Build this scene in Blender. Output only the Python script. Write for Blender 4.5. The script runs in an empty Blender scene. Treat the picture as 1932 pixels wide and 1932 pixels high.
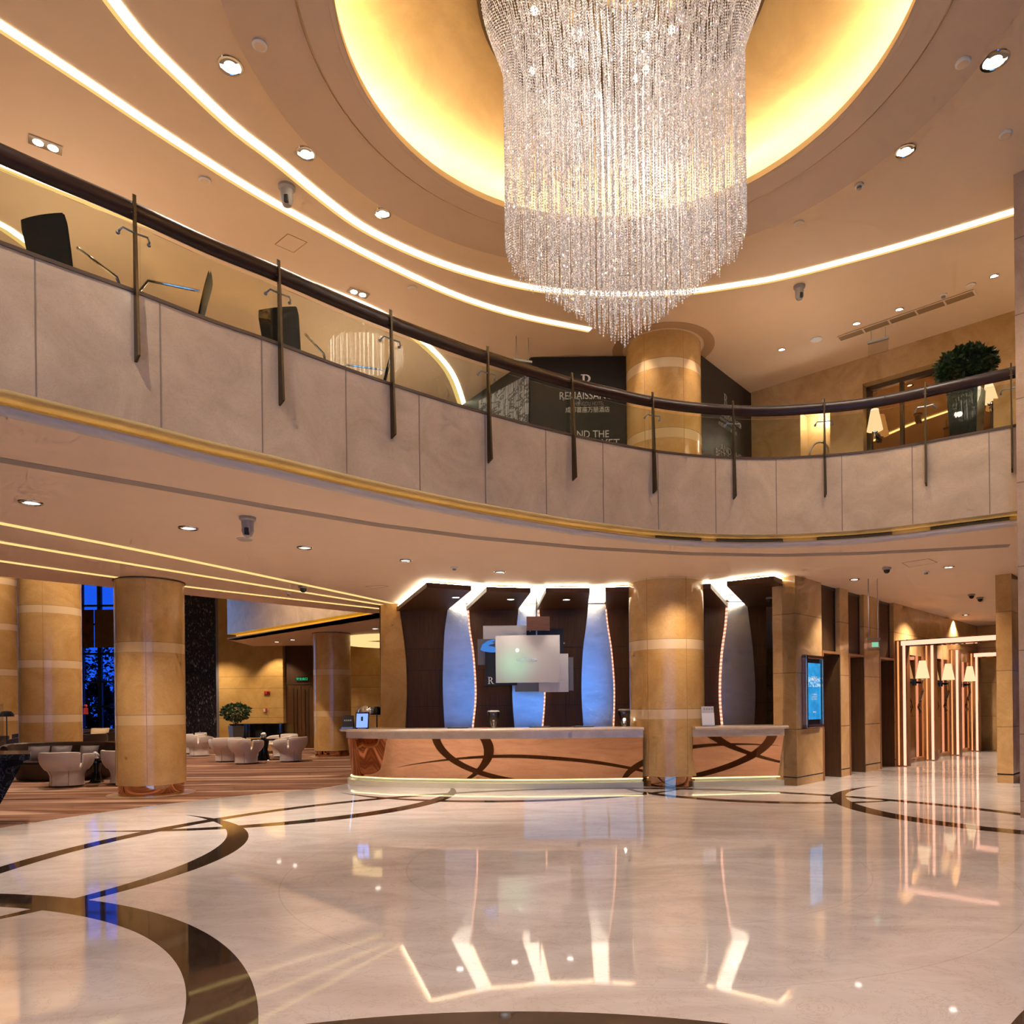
import bpy, bmesh, math, random
import numpy as np
from mathutils import Vector, Matrix
random.seed(7); rng = np.random.default_rng(5)
PI = math.pi
col = bpy.context.scene.collection
# ---------------------------------------------------------------- camera model
ROLL, FPX, PX = .011, 1370.0, 1022.0
HY = 1316 + ROLL * (2326 - PX)
CH = 1.55
_c, _s = math.cos(ROLL), math.sin(ROLL)
def ray(x, y):
    u = x - PX; v = HY - y
    return Vector((u * _c + v * _s, FPX, -u * _s + v * _c))
CAM = Vector((0, 0, CH))
def at(x, y, z):
    r = ray(x, y); return CAM + r * ((z - CH) / r.z)
def atY(x, y, Y):
    r = ray(x, y); return CAM + r * (Y / FPX)
def hit(x, y, p0, n):
    r = ray(x, y); n = Vector(n); return CAM + r * ((Vector(p0) - CAM).dot(n) / r.dot(n))
def proj(p):
    d = Vector(p) - CAM; k = FPX / d.y
    a, b = d.x * k, d.z * k
    return PX + a * _c - b * _s, HY - (a * _s + b * _c)

cam = bpy.data.cameras.new('camera'); co = bpy.data.objects.new('camera', cam); col.objects.link(co)
cam.sensor_width = 36; cam.lens = FPX / 1932 * 36
cam.shift_x = (966 - PX) / 1932; cam.shift_y = (HY - 966) / 1932
co.location = CAM; co.rotation_euler = (PI / 2, ROLL, 0)
cam.clip_start = .05; cam.clip_end = 300
sc = bpy.context.scene; sc.camera = co
sc.view_settings.view_transform = 'Standard'; sc.view_settings.look = 'None'
sc.view_settings.exposure = 0.0; sc.view_settings.gamma = 1.0
cy = sc.cycles
cy.max_bounces = 6; cy.diffuse_bounces = 3; cy.glossy_bounces = 4; cy.transmission_bounces = 3
cy.use_adaptive_sampling = True; cy.adaptive_threshold = .14; cy.adaptive_min_samples = 10
cy.transparent_max_bounces = 12; cy.sample_clamp_indirect = 6; cy.caustics_reflective = False; cy.caustics_refractive = False
cy.use_denoising = True

# ---------------------------------------------------------------- materials
def lin(c):
    c = c.lstrip('#'); v = [int(c[i:i+2], 16) / 255 for i in (0, 2, 4)]
    return tuple(x / 12.92 if x <= .04045 else ((x + .055) / 1.055) ** 2.4 for x in v) + (1.0,)
class NT:
    def __init__(s, name):
        s.m = bpy.data.materials.new(name); s.m.use_nodes = True; s.t = s.m.node_tree
        s.b = s.t.nodes['Principled BSDF']; s.out = s.t.nodes['Material Output']
    def n(s, kind, **kw):
        o = s.t.nodes.new(kind)
        for k, v in kw.items():
            if k.startswith('i_'): o.inputs[k[2:].replace('_', ' ')].default_value = v
            elif k.startswith('n'): 
                if k[1:].isdigit(): o.inputs[int(k[1:])].default_value = v
                else: setattr(o, k, v)
            else: setattr(o, k, v)
        return o
    def l(s, a, b): s.t.links.new(a, b)
    def math(s, op, a, b=None, c=None):
        o = s.t.nodes.new('ShaderNodeMath'); o.operation = op
        for i, v in enumerate((a, b, c)):
            if v is None: continue
            if isinstance(v, (int, float)): o.inputs[i].default_value = v
            else: s.l(v, o.inputs[i])
        return o.outputs[0]
    def mix(s, f, a, b):
        o = s.t.nodes.new('ShaderNodeMix'); o.data_type = 'RGBA'
        for k, v in ((0, f), (6, a), (7, b)):
            if isinstance(v, (int, float)): o.inputs[k].default_value = v
            elif isinstance(v, tuple): o.inputs[k].default_value = v
            else: s.l(v, o.inputs[k])
        return o.outputs[2]
    def coord(s, scale=(1, 1, 1), obj=False, rot=(0, 0, 0)):
        g = s.t.nodes.new('ShaderNodeTexCoord') if obj else s.t.nodes.new('ShaderNodeNewGeometry')
        m = s.t.nodes.new('ShaderNodeMapping'); m.inputs['Scale'].default_value = scale; m.inputs['Rotation'].default_value = rot
        s.l(g.outputs['Object' if obj else 'Position'], m.inputs[0]); return m.outputs[0]
    def noise(s, vec, scale, detail=4, rough=.55, dist=0):
        o = s.t.nodes.new('ShaderNodeTexNoise'); o.inputs['Scale'].default_value = scale; o.inputs['Detail'].default_value = detail
        o.inputs['Roughness'].default_value = rough; o.inputs['Distortion'].default_value = dist
        s.l(vec, o.inputs['Vector']); return o.outputs['Fac']
    def ramp(s, f, stops):
        o = s.t.nodes.new('ShaderNodeValToRGB'); e = o.color_ramp.elements
        while len(e) < len(stops): e.new(.5)
        for k, (p, c) in zip(e, stops): k.position = p; k.color = c
        s.l(f, o.inputs[0]); return o.outputs[0]
    def set(s, **kw):
        for k, v in kw.items():
            i = s.b.inputs[k.replace('_', ' ')]
            if hasattr(v, 'is_linked') or isinstance(v, bpy.types.NodeSocket): s.l(v, i)
            else: i.default_value = v
        return s
    def bump(s, h, st=.1, d=.01):
        o = s.t.nodes.new('ShaderNodeBump'); o.inputs['Strength'].default_value = st; o.inputs['Distance'].default_value = d
        s.l(h, o.inputs['Height']); s.l(o.outputs[0], s.b.inputs['Normal'])
def plain(name, c, rough=.5, metal=0, spec=.5, var=.0, em=None, es=0, coat=0):
    t = NT(name); C = lin(c)
    if var:
        f = t.noise(t.coord(), 3.0, 5); D = tuple(x * (1 - var) for x in C[:3]) + (1,)
        t.set(Base_Color=t.ramp(f, [(.3, D), (.7, C)]))
    else: t.set(Base_Color=C)
    t.set(Roughness=rough, Metallic=metal, Specular_IOR_Level=spec, Coat_Weight=coat)
    if em: t.set(Emission_Color=lin(em), Emission_Strength=es)
    return t.m
def emis(name, c, st):
    t = NT(name); t.t.nodes.remove(t.b); e = t.n('ShaderNodeEmission'); e.inputs[0].default_value = lin(c); e.inputs[1].default_value = st
    t.l(e.outputs[0], t.out.inputs[0]); return t.m
def marble(name, c1, c2, vein, scale=1.2, rough=.12, spec=.45, band=None, bandc=None, joints=None):
    t = NT(name); v = t.coord()
    f = t.noise(v, scale, 8, .62, 1.2); base = t.ramp(f, [(.32, lin(c1)), (.68, lin(c2))])
    g = t.noise(v, scale * 3.1, 9, .7, 2.5)
    vv = t.math('ABSOLUTE', t.math('SUBTRACT', g, .5)); vm = t.math('LESS_THAN', vv, .012)
    vm = t.math('MULTIPLY', vm, .18); base = t.mix(vm, base, lin(vein))
    sp = t.noise(v, 60, 2); base = t.mix(t.math('MULTIPLY', t.math('GREATER_THAN', sp, .62), .12), base, lin(vein))
    if band:
        sx = t.n('ShaderNodeSeparateXYZ'); gg = t.n('ShaderNodeNewGeometry'); t.l(gg.outputs['Position'], sx.inputs[0])
        z0, w, per = band
        ph = t.math('MODULO', t.math('ADD', t.math('SUBTRACT', sx.outputs[2], z0), per * 8), per)
        base = t.mix(t.math('LESS_THAN', ph, w), base, lin(bandc))
        a = t.math('ABSOLUTE', ph); b = t.math('ABSOLUTE', t.math('SUBTRACT', ph, w))
        jl = t.math('LESS_THAN', t.math('MINIMUM', a, b), .006); base = t.mix(t.math('MULTIPLY', jl, .45), base, lin('4a3018'))
    if joints:
        sx = t.n('ShaderNodeSeparateXYZ'); gg = t.n('ShaderNodeNewGeometry'); t.l(gg.outputs['Position'], sx.inputs[0])
        for z in joints:
            jl = t.math('LESS_THAN', t.math('ABSOLUTE', t.math('SUBTRACT', sx.outputs[2], z)), .007)
            base = t.mix(t.math('MULTIPLY', jl, .55), base, lin('3a2818'))
    t.set(Base_Color=base, Roughness=rough, Specular_IOR_Level=spec)
    return t.m
def wood(name, c1, c2, scale=(30, 30, 1.2), rough=.35, spec=.4):
    t = NT(name); f = t.noise(t.coord(scale), 1.6, 6, .6, .4)
    t.set(Base_Color=t.ramp(f, [(.3, lin(c1)), (.7, lin(c2))]), Roughness=rough, Specular_IOR_Level=spec); return t.m

M = {}
M['ceiling'] = plain('ceiling_paint', 'dcc0a0', .7, var=.03)
M['ceiling_low'] = plain('lower_ceiling_paint', 'e8cbb0', .6, var=.03)
M['ring'] = plain('ring_paint', 'c8ab90', .6, var=.03)
M['bull'] = plain('ceiling_edge_paint', 'c2b4aa', .6)
M['col'] = marble('column_marble', 'bf9354', 'd8b074', '8a5f2c', 1.0, .2, .4, (1.26, .19, 1.3), 'ddbf94')
M['colplain'] = marble('pilaster_marble', 'b98a4c', 'd2a868', '8a5f2c', 1.0, .15)
M['fascia'] = marble('fascia_marble', 'c2a98c', 'dcc2a2', 'a08468', 1.4, .2, .4)
M['colfaint'] = marble('faint_column_marble', 'bf9354', 'd8b074', '8a5f2c', 1.0, .2, .4, (1.26, .19, 1.3), 'd8b682')
M['wallm'] = marble('wall_marble', 'b98f5a', 'd0aa76', '8f6736', 1.3, .14, .5, None, None, (1.05, 2.1, 3.2))
M['wallup'] = marble('upper_wall_marble', 'ac8858', 'c6a474', '8f6736', 1.8, .2)
M['wallback'] = marble('lounge_wall_marble', 'b98f4c', 'd0a862', '8f6736', 1.0, .12, .5, None, None, (1.2, 1.55, 2.3, 2.75))
M['pillar'] = marble('pillar_marble', 'b3947a', 'c9ad92', '8a6b52', 1.2, .2, .5, None, None, (.22, 1.1, 2.2, 3.3, 4.4, 5.5, 6.6, 7.6))
M['counter'] = marble('counter_marble', 'c9b196', 'dccab4', 'a58a6c', 2.0, .18)
M['plinth'] = plain('plinth_marble', 'd3cbb0', .25, var=.08)
M['darkstone'] = None
M['wood'] = wood('dark_panel_wood', '3c2717', '5c4028', (60, 60, 1.0), .45, .2)
M['woodframe'] = wood('door_frame_wood', '7a4f2e', '96643c', (40, 40, 2.0))
M['rail'] = wood('handrail_wood', '1c0e08', '3e2214', (2.5, 2.5, 60.0), .35)
M['brownboard'] = wood('brown_board_wood', '6a4527', '7d5433', (2, 2, 40))
M['copper'] = plain('copper_mirror', 'c49676', .03, 1.0)
M['bronze_mirror'] = plain('bronze_mirror', 'a8835c', .02, 1.0)
M['chrome'] = plain('chrome', 'd8d8d8', .08, 1.0)
M['steel'] = plain('bronze_steel', '5a4c38', .4, .9)
M['gold'] = plain('brass', 'c79a4a', .25, 1.0)
M['silver'] = plain('grey_metal', '9a9a98', .35, .8)
M['white'] = plain('white_plastic', 'd8d0c4', .4)
M['greyplastic'] = plain('grey_plastic', '9a9088', .45)
M['black'] = plain('black_lacquer', '080808', .12)
M['blackfab'] = plain('black_mesh_fabric', '0b0b0a', .8)
M['dark'] = plain('dark_void', '050403', .9)
M['grille'] = plain('grille_metal', '6e6048', .5)
M['grilledark'] = plain('grille_dark', '1c150c', .6)
M['leather'] = plain('brown_leather', '33241b', .28)
M['chairw'] = plain('cream_leather', 'd8cbbf', .42, var=.04)
M['cushion'] = plain('grey_cushion_cloth', '8c807e', .85, var=.12)
M['creamcushion'] = plain('cream_cushion_cloth', 'd2b690', .85)
M['red'] = plain('red_paint', 'b03026', .45)
M['leaf'] = plain('green_leaf', '2c4a1c', .45, var=.5)
M['leafdark'] = plain('dark_leaf', '1a3014', .5, var=.5)
M['petal'] = plain('white_petal', 'f0efe6', .6)
M['hoard'] = plain('black_hoarding', '100c0a', .45)
M['letter'] = plain('cream_lettering', 'd9d2c6', .6, em='d9d2c6', es=.12)
M['letterdim'] = plain('grey_lettering', '9a938a', .6)
M['shade'] = emis('lamp_shade_glow', 'ffd2a0', 1.3)
M['cove'] = emis('cove_light', 'fff0d4', 6.0)
M['cove2'] = emis('cove_light_edge', 'f2c878', 1.15)
M['yel'] = emis('yellow_strip_light', 'ffd888', 1.15)
M['domecove'] = emis('dome_cove_light', 'fff0d0', 70.0)
M['canopyled'] = emis('canopy_cove_light', 'fff0d0', 26.0)
M['gapglow'] = emis('gap_ceiling_glow', 'fff0d8', 3.2)
M['undercove'] = emis('under_cove_light', 'ffd884', 2.6)
M['ledpink'] = emis('led_strip_light', 'ffb898', 1.7)
def dotled():
    t = NT('dotted_led_light'); t.t.nodes.remove(t.b); e = t.n('ShaderNodeEmission'); e.inputs[0].default_value = lin('ffb494')
    sx = t.n('ShaderNodeSeparateXYZ'); gg = t.n('ShaderNodeNewGeometry'); t.l(gg.outputs['Position'], sx.inputs[0])
    t.l(t.math('ADD', t.math('MULTIPLY', t.math('SINE', t.math('MULTIPLY', sx.outputs[2], 70)), .7), 1.35), e.inputs[1]); t.l(e.outputs[0], t.out.inputs[0]); return t.m
M['leddot'] = dotled()
M['lens'] = emis('downlight_lens', 'fff4e6', 9.0)
M['lensdim'] = emis('downlight_lens_dim', 'f6ece4', 1.6)
M['bulb'] = emis('bulb_light', 'fff3dc', 40.0)
M['green'] = emis('green_sign_light', '20c878', 1.2)
M['tabscreen'] = emis('tablet_screen_light', '86a4ff', 1.4)
M['greypanel'] = plain('grey_display_panel', '75706c', .4)
M['whitepanel'] = plain('white_display_panel', 'd6cfca', .35)
M['jet'] = plain('black_display_panel', '08080c', .5)
M['bluehand'] = emis('blue_projection', '4f8fe8', .8)
M['lettermain'] = emis('faint_lettering', 'd6d6dc', .75)

def floor_mat():
    t = NT('floor_marble'); v = t.coord()
    f = t.noise(t.coord((.7, 1.6, 1), rot=(0, 0, .5)), 1.1, 8, .62, 1.5)
    base = t.ramp(f, [(.3, lin('cabcb4')), (.55, lin('ddd1ca')), (.75, lin('e6dcd6'))])
    g = t.noise(v, 2.2, 9, .7, 2.0); vm = t.math('LESS_THAN', t.math('ABSOLUTE', t.math('SUBTRACT', g, .5)), .006)
    base = t.mix(t.math('MULTIPLY', vm, .3), base, lin('a07a5e'))
    dk = t.noise(v, 6, 8, .7, 1.0); dark = t.ramp(dk, [(.35, lin('2a1f18')), (.7, lin('4a3a2e'))])
    sx = t.n('ShaderNodeSeparateXYZ'); gg = t.n('ShaderNodeNewGeometry'); t.l(gg.outputs['Position'], sx.inputs[0])
    x = t.math('SUBTRACT', sx.outputs[0], .87); y = t.math('SUBTRACT', sx.outputs[1], 7.25)
    mask = None
    def dist(cx, cy_):
        dx = t.math('SUBTRACT', x, cx); dy = t.math('SUBTRACT', y, cy_)
        return t.math('SQRT', t.math('ADD', t.math('MULTIPLY', dx, dx), t.math('MULTIPLY', dy, dy)))
    for ax, ay, ar, bx, by, br in ((-6.81, 7.53, 3.48, -7.5, 7.44, 3.91), (-5.2, 2.17, 4.04, -5.0, 2.4, 3.42), (-.23, -.1, 3.78, -.23, -.5, 3.85), (-5.06, 12.73, 3.52, -5.6, 13.2, 3.9),
                                   (7.4, 10.65, 2.96, 7.72, 10.8, 2.97), (-.56, 15.48, 3.86, -.6, 16.05, 4.18), (4.3, 13.9, 2.85, 4.6, 14.5, 3.25), (4.9, .8, 3.78, 5.2, .35, 3.95), (8.14, 5.03, 3.6, 8.7, 4.85, 3.88)):
        A = dist(ax - .87, ay - 7.25); B = dist(bx - .87, by - 7.25)
        m = t.math('MULTIPLY', t.math('LESS_THAN', A, ar), t.math('GREATER_THAN', B, br))
        mask = m if mask is None else t.math('MAXIMUM', mask, m)
    r = dist(0, 0)
    m = t.math('LESS_THAN', t.math('ABSOLUTE', t.math('SUBTRACT', r, 6.17)), .11); mask = t.math('MAXIMUM', mask, m)
    inside = t.math('LESS_THAN', r, 8.6); mask = t.math('MULTIPLY', mask, inside)
    # thin seams in the field
    for q in (2.2, 3.3):
        mk = t.math('LESS_THAN', t.math('ABSOLUTE', t.math('SUBTRACT', r, q)), .006); base = t.mix(t.math('MULTIPLY', mk, .16), base, lin('8a705c'))
    t.set(Base_Color=t.mix(mask, base, dark), Roughness=.04, Specular_IOR_Level=.5, IOR=1.95)
    bn = t.noise(v, 1.7, 2, .5); t.bump(bn, .02, .02)
    return t.m
M['floor'] = floor_mat()
def carpet_mat():
    t = NT('carpet_pile'); f = t.noise(t.coord((.10, 1.5, 1), rot=(0, 0, -.10)), 1.3, 3, .5, .8)
    g = t.noise(t.coord(), 120, 2)
    c = t.ramp(f, [(.36, lin('4a2c1e')), (.45, lin('a07860')), (.53, lin('6a4430')), (.62, lin('c4a088'))])
    t.set(Base_Color=t.mix(t.math('MULTIPLY', g, .25), c, lin('3a2418')), Roughness=.95, Specular_IOR_Level=.1); return t.m
M['carpet'] = carpet_mat()
def stone_mat():
    t = NT('black_stone_mosaic'); v = t.coord((22, 22, 11)); o = t.n('ShaderNodeTexVoronoi'); t.l(v, o.inputs['Vector']); o.inputs['Scale'].default_value = 1
    c = t.ramp(o.outputs['Color'], [(.0, lin('0c090d')), (.55, lin('1a1418')), (.75, lin('3a2e30')), (1, lin('9a8880'))])
    t.set(Base_Color=c, Roughness=.3); t.bump(o.outputs['Distance'], .6, .03); return t.m
M['darkstone'] = stone_mat()
def bstone():
    t = NT('black_veined_stone'); v = t.coord(); g = t.noise(v, 3, 9, .7, 2.0)
    vm = t.math('LESS_THAN', t.math('ABSOLUTE', t.math('SUBTRACT', g, .5)), .01)
    t.set(Base_Color=t.mix(t.math('MULTIPLY', vm, .25), lin('101018'), lin('8a8a92')), Roughness=.2); return t.m
M['bstone'] = bstone()
def domem():
    t = NT('gold_leaf'); v = t.coord(); f = t.noise(v, .9, 8, .65, 1.0)
    t.set(Base_Color=t.ramp(f, [(.3, lin('b48c4c')), (.7, lin('d2aa68'))]), Roughness=.6, Metallic=.25); return t.m
M['dome'] = domem()
def silverleaf():
    t = NT('silver_leaf_panel'); v = t.coord((2, 2, 5)); f = t.noise(v, 1.4, 4, .5)
    t.set(Base_Color=t.ramp(f, [(.3, lin('bcc0c4')), (.7, lin('ccd0d4'))]), Metallic=.8, Roughness=.27); return t.m
M['silverleaf'] = silverleaf()
def glass(name, tint='ffffff', ior=1.5, refl=1.0, rough=0):
    t = NT(name); t.t.nodes.remove(t.b)
    tr = t.n('ShaderNodeBsdfTransparent'); tr.inputs[0].default_value = lin(tint); gl = t.n('ShaderNodeBsdfGlossy'); gl.inputs['Roughness'].default_value = rough
    fr = t.n('ShaderNodeFresnel'); fr.inputs[0].default_value = ior; mx = t.n('ShaderNodeMixShader')
    t.l(t.math('MULTIPLY', fr.outputs[0], refl), mx.inputs[0]); t.l(tr.outputs[0], mx.inputs[1]); t.l(gl.outputs[0], mx.inputs[2]); t.l(mx.outputs[0], t.out.inputs[0]); return t.m
M['glass'] = glass('railing_glass', 'f3f6ee', 1.5, .4)
M['glasswin'] = glass('window_glass', 'd6e4f4', 1.45)
M['glassgarden'] = glass('garden_glass', '6484b4', 1.3)
M['glassclear'] = glass('clear_glass', 'f4f4f2', 1.5)
M['glasslamp'] = glass('blown_glass', 'f6f6f4', 1.75, 1.0, .02)
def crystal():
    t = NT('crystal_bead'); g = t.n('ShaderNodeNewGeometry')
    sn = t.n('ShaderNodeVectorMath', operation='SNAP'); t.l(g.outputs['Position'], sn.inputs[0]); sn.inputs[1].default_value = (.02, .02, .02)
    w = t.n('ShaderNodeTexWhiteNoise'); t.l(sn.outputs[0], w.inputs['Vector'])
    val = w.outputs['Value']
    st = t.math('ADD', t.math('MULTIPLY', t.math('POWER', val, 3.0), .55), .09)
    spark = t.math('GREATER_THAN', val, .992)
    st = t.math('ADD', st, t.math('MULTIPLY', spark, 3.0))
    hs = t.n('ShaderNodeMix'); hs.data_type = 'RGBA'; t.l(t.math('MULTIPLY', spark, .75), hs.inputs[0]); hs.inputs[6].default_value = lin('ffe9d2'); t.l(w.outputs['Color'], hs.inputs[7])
    t.set(Base_Color=lin('cfc8c6'), Roughness=.08, Specular_IOR_Level=.9, Emission_Color=hs.outputs[2], Emission_Strength=st); return t.m  # beads glow themselves: bulb light and coloured glints put into the emission
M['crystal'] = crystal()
def screenm():
    t = NT('display_screen'); v = t.coord((1, 1, 1)); f = t.noise(v, 5, 5, .6); 
    sx = t.n('ShaderNodeSeparateXYZ'); gg = t.n('ShaderNodeNewGeometry'); t.l(gg.outputs['Position'], sx.inputs[0])
    city = t.math('MULTIPLY', t.math('LESS_THAN', t.math('ABSOLUTE', t.math('SUBTRACT', sx.outputs[2], 1.93)), .09), t.math('GREATER_THAN', t.noise(v, 22, 3), .5))
    c = t.mix(t.math('MULTIPLY', city, .6), t.ramp(f, [(.35, lin('1a86c8')), (.65, lin('38a8e8'))]), lin('dff2ff'))
    t.set(Base_Color=(0, 0, 0, 1), Roughness=.1, Emission_Color=c, Emission_Strength=1.0); return t.m
M['screen'] = screenm()
def projm():
    t = NT('projection_board'); g = t.coord(); 
    def blob(p, r):
        vm = t.n('ShaderNodeVectorMath', operation='DISTANCE'); t.l(g, vm.inputs[0]); vm.inputs[1].default_value = p
        m = t.n('ShaderNodeMapRange'); m.interpolation_type = 'SMOOTHSTEP'; t.l(vm.outputs['Value'], m.inputs[0]); m.inputs[1].default_value = 0; m.inputs[2].default_value = r; m.inputs[3].default_value = 1; m.inputs[4].default_value = 0
        return m.outputs[0]
    P1 = atY(968, 1254, 15.2); P2 = atY(976, 1227, 15.2)
    b1 = blob(P1, .62); b2 = blob(P2, .05); b3 = blob(atY(990, 1215, 15.2), .6)
    e = t.mix(t.math('MULTIPLY', b1, .9), lin('000000'), lin('7fe0b0')); 
    a = t.n('ShaderNodeMix'); a.data_type = 'RGBA'; a.blend_type = 'ADD'; a.inputs[0].default_value = 1; t.l(e, a.inputs[6])
    h = t.mix(b2, (0, 0, 0, 1), (4, 5, 4.4, 1)); t.l(h, a.inputs[7])
    t.set(Base_Color=lin('cfc8c2'), Roughness=.4, Emission_Color=a.outputs[2], Emission_Strength=.55); return t.m

# ---------------------------------------------------------------- mesh builder
def wm(o):
    return o.matrix_basis.copy() if o.parent is None else wm(o.parent) @ o.matrix_parent_inverse @ o.matrix_basis
class MB:
    def __init__(s): s.v = []; s.f = []
    def add(s, v, f):
        o = len(s.v); s.v += [tuple(p) for p in v]; s.f += [tuple(i + o for i in q) for q in f]; return s
    def box(s, c, d, R=None, z=0):
        x, y, zz = d[0] / 2, d[1] / 2, d[2] / 2
        v = [Vector((a * x, b * y, e * zz)) for e in (-1, 1) for b in (-1, 1) for a in (-1, 1)]
        R = R or Matrix.Rotation(z, 3, 'Z')
        v = [R @ p + Vector(c) for p in v]
        return s.add(v, [(0, 2, 3, 1), (4, 5, 7, 6), (0, 1, 5, 4), (2, 6, 7, 3), (0, 4, 6, 2), (1, 3, 7, 5)])
    def bar(s, a, b, w, h, up=(0, 0, 1)):
        a, b = Vector(a), Vector(b); d = (b - a); L = d.length; d.normalize(); r = d.cross(Vector(up)).normalized(); u = r.cross(d)
        R = Matrix((d, r, u)).transposed(); return s.box((a + b) / 2, (L, w, h), R)
    def prism(s, P, z0, z1):
        n = len(P); 
        if sum(P[i][0] * P[(i + 1) % n][1] - P[(i + 1) % n][0] * P[i][1] for i in range(n)) < 0: P = P[::-1]
        v = [(p[0], p[1], z0) for p in P] + [(p[0], p[1], z1) for p in P]
        return s.add(v, [tuple(range(n))[::-1], tuple(range(n, 2 * n))] + [(i, (i + 1) % n, n + (i + 1) % n, n + i) for i in range(n)])
    def plate(s, P, th, n):   # planar polygon extruded along n
        k = len(P); n = Vector(n).normalized() * th; v = [Vector(p) for p in P] + [Vector(p) + n for p in P]
        return s.add(v, [tuple(range(k)), tuple(range(k, 2 * k))[::-1]] + [(i, k + i, k + (i + 1) % k, (i + 1) % k) for i in range(k)])
    def quad(s, *P): return s.add(P, [tuple(range(len(P)))])
    def lathe(s, prof, c=(0, 0, 0), n=32, sx=1, sy=1, caps=True, a0=0, a1=2 * PI):
        full = abs(a1 - a0 - 2 * PI) < 1e-6; m = n if full else n + 1; c = Vector(c); v = []
        for r, z in prof:
            for i in range(m):
                a = a0 + (a1 - a0) * i / n; v.append((c.x + r * sx * math.cos(a), c.y + r * sy * math.sin(a), c.z + z))
        f = []
        for k in range(len(prof) - 1):
            for i in range(n if not full else m):
                j = (i + 1) % m if full else i + 1
                f.append((k * m + i, k * m + j, (k + 1) * m + j, (k + 1) * m + i))
        if caps and full:
            f.append(tuple(range(m))[::-1]); f.append(tuple((len(prof) - 1) * m + i for i in range(m)))
        return s.add(v, f)
    def tube(s, P, r, n=8, caps=True):
        P = [Vector(p) for p in P]; v = []; f = []; up = Vector((0, 0, 1))
        for i, p in enumerate(P):
            d = (P[min(i + 1, len(P) - 1)] - P[max(i - 1, 0)]).normalized()
            a = d.cross(up); a = a.normalized() if a.length > 1e-4 else d.cross(Vector((1, 0, 0))).normalized(); b = a.cross(d)
            rr = r[i] if isinstance(r, (list, tuple)) else r
            v += [p + (a * math.cos(2 * PI * k / n) + b * math.sin(2 * PI * k / n)) * rr for k in range(n)]
        for i in range(len(P) - 1):
            f += [(i * n + k, i * n + (k + 1) % n, (i + 1) * n + (k + 1) % n, (i + 1) * n + k) for k in range(n)]
        if caps: f += [tuple(range(n))[::-1], tuple((len(P) - 1) * n + k for k in range(n))]
        return s.add(v, f)
    def sweep(s, C, prof, caps=True):
        """C: list of (point2d, outward normal2d); prof: closed list of (offset outward, z)."""
        n = len(prof); v = []
        for p, q in C: v += [(p[0] + q[0] * o, p[1] + q[1] * o, z) for o, z in prof]
        f = []
        for i in range(len(C) - 1): f += [(i * n + k, (i + 1) * n + k, (i + 1) * n + (k + 1) % n, i * n + (k + 1) % n) for k in range(n)]
        if caps: f += [tuple(range(n)), tuple((len(C) - 1) * n + k for k in range(n))[::-1]]
        return s.add(v, f)
    def ribbon(s, A, B):
        n = len(A); return s.add(list(A) + list(B), [(i, i + 1, n + i + 1, n + i) for i in range(n - 1)])
    def sphere(s, c, r, n=12, m=8, sc_=(1, 1, 1)):
        return s.lathe([(max(1e-4, math.sin(PI * k / m)) * r * 1.0, -math.cos(PI * k / m) * r * sc_[2]) for k in range(m + 1)], c, n, sc_[0], sc_[1], caps=False)
    def build(s, name, mat, parent=None, smooth=False, bevel=0, flip=True):
        me = bpy.data.meshes.new(name); me.from_pydata(s.v, [], s.f); me.validate()
        b = bmesh.new(); b.from_mesh(me)
        if flip: bmesh.ops.recalc_face_normals(b, faces=b.faces)
        b.to_mesh(me); b.free()
        o = bpy.data.objects.new(name, me); col.objects.link(o)
        if mat is not None: me.materials.append(M[mat] if isinstance(mat, str) else mat)
        if smooth:
            me.shade_smooth() if hasattr(me, 'shade_smooth') else None
            try: me.set_sharp_from_angle(angle=math.radians(40))
            except Exception: pass
        if bevel:
            md = o.modifiers.new('bevel', 'BEVEL'); md.width = bevel; md.segments = 2; md.limit_method = 'ANGLE'
        if parent is not None:
            o.parent = parent; o.matrix_parent_inverse = wm(parent).inverted()
        return o
def thing(name, label, cat, loc=(0, 0, 0), rz=0, group=None):
    o = bpy.data.objects.new(name, None); col.objects.link(o); o.location = loc; o.rotation_euler = (0, 0, rz)
    o.empty_display_size = .1; return tag(o, label, cat, group)
def tag(o, label, cat, group=None, kind=None):
    o['label'] = label; o['category'] = cat
    if group: o['group'] = group
    if kind: o['kind'] = kind
    return o
def struct(o, label=None):
    o['kind'] = 'structure'
    if label: o['label'] = label
    return o
def dup(root, loc, rz, label, group=None, sc_=None):
    r = root.copy(); col.objects.link(r); r.location = loc; r.rotation_euler = (0, 0, rz); r['label'] = label
    if sc_: r.scale = sc_
    if group: r['group'] = group
    for ch in root.children:
        c = ch.copy(); col.objects.link(c); c.parent = r
        for g in ch.children:
            d = g.copy(); col.objects.link(d); d.parent = c
    return r
def child(ob, parent):    # geometry already in parent's local space
    ob.parent = parent; ob.matrix_parent_inverse = Matrix.Identity(4); return ob
def crom(P, n=8):
    P = [Vector(p) for p in P]; Q = [P[0] * 2 - P[1]] + P + [P[-1] * 2 - P[-2]]; out = []
    for i in range(1, len(Q) - 2):
        a, b, c, d = Q[i - 1:i + 3]
        for k in range(n):
            t = k / n; out.append(.5 * ((2 * b) + (c - a) * t + (2 * a - 5 * b + 4 * c - d) * t * t + (3 * b - a - 3 * c + d) * t ** 3))
    out.append(P[-1]); return out
def smoothline(P, it=3):
    P = [Vector(p) for p in P]
    for _ in range(it): P = [P[0]] + [(P[i - 1] + 2 * P[i] + P[i + 1]) / 4 for i in range(1, len(P) - 1)] + [P[-1]]
    return P
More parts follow.
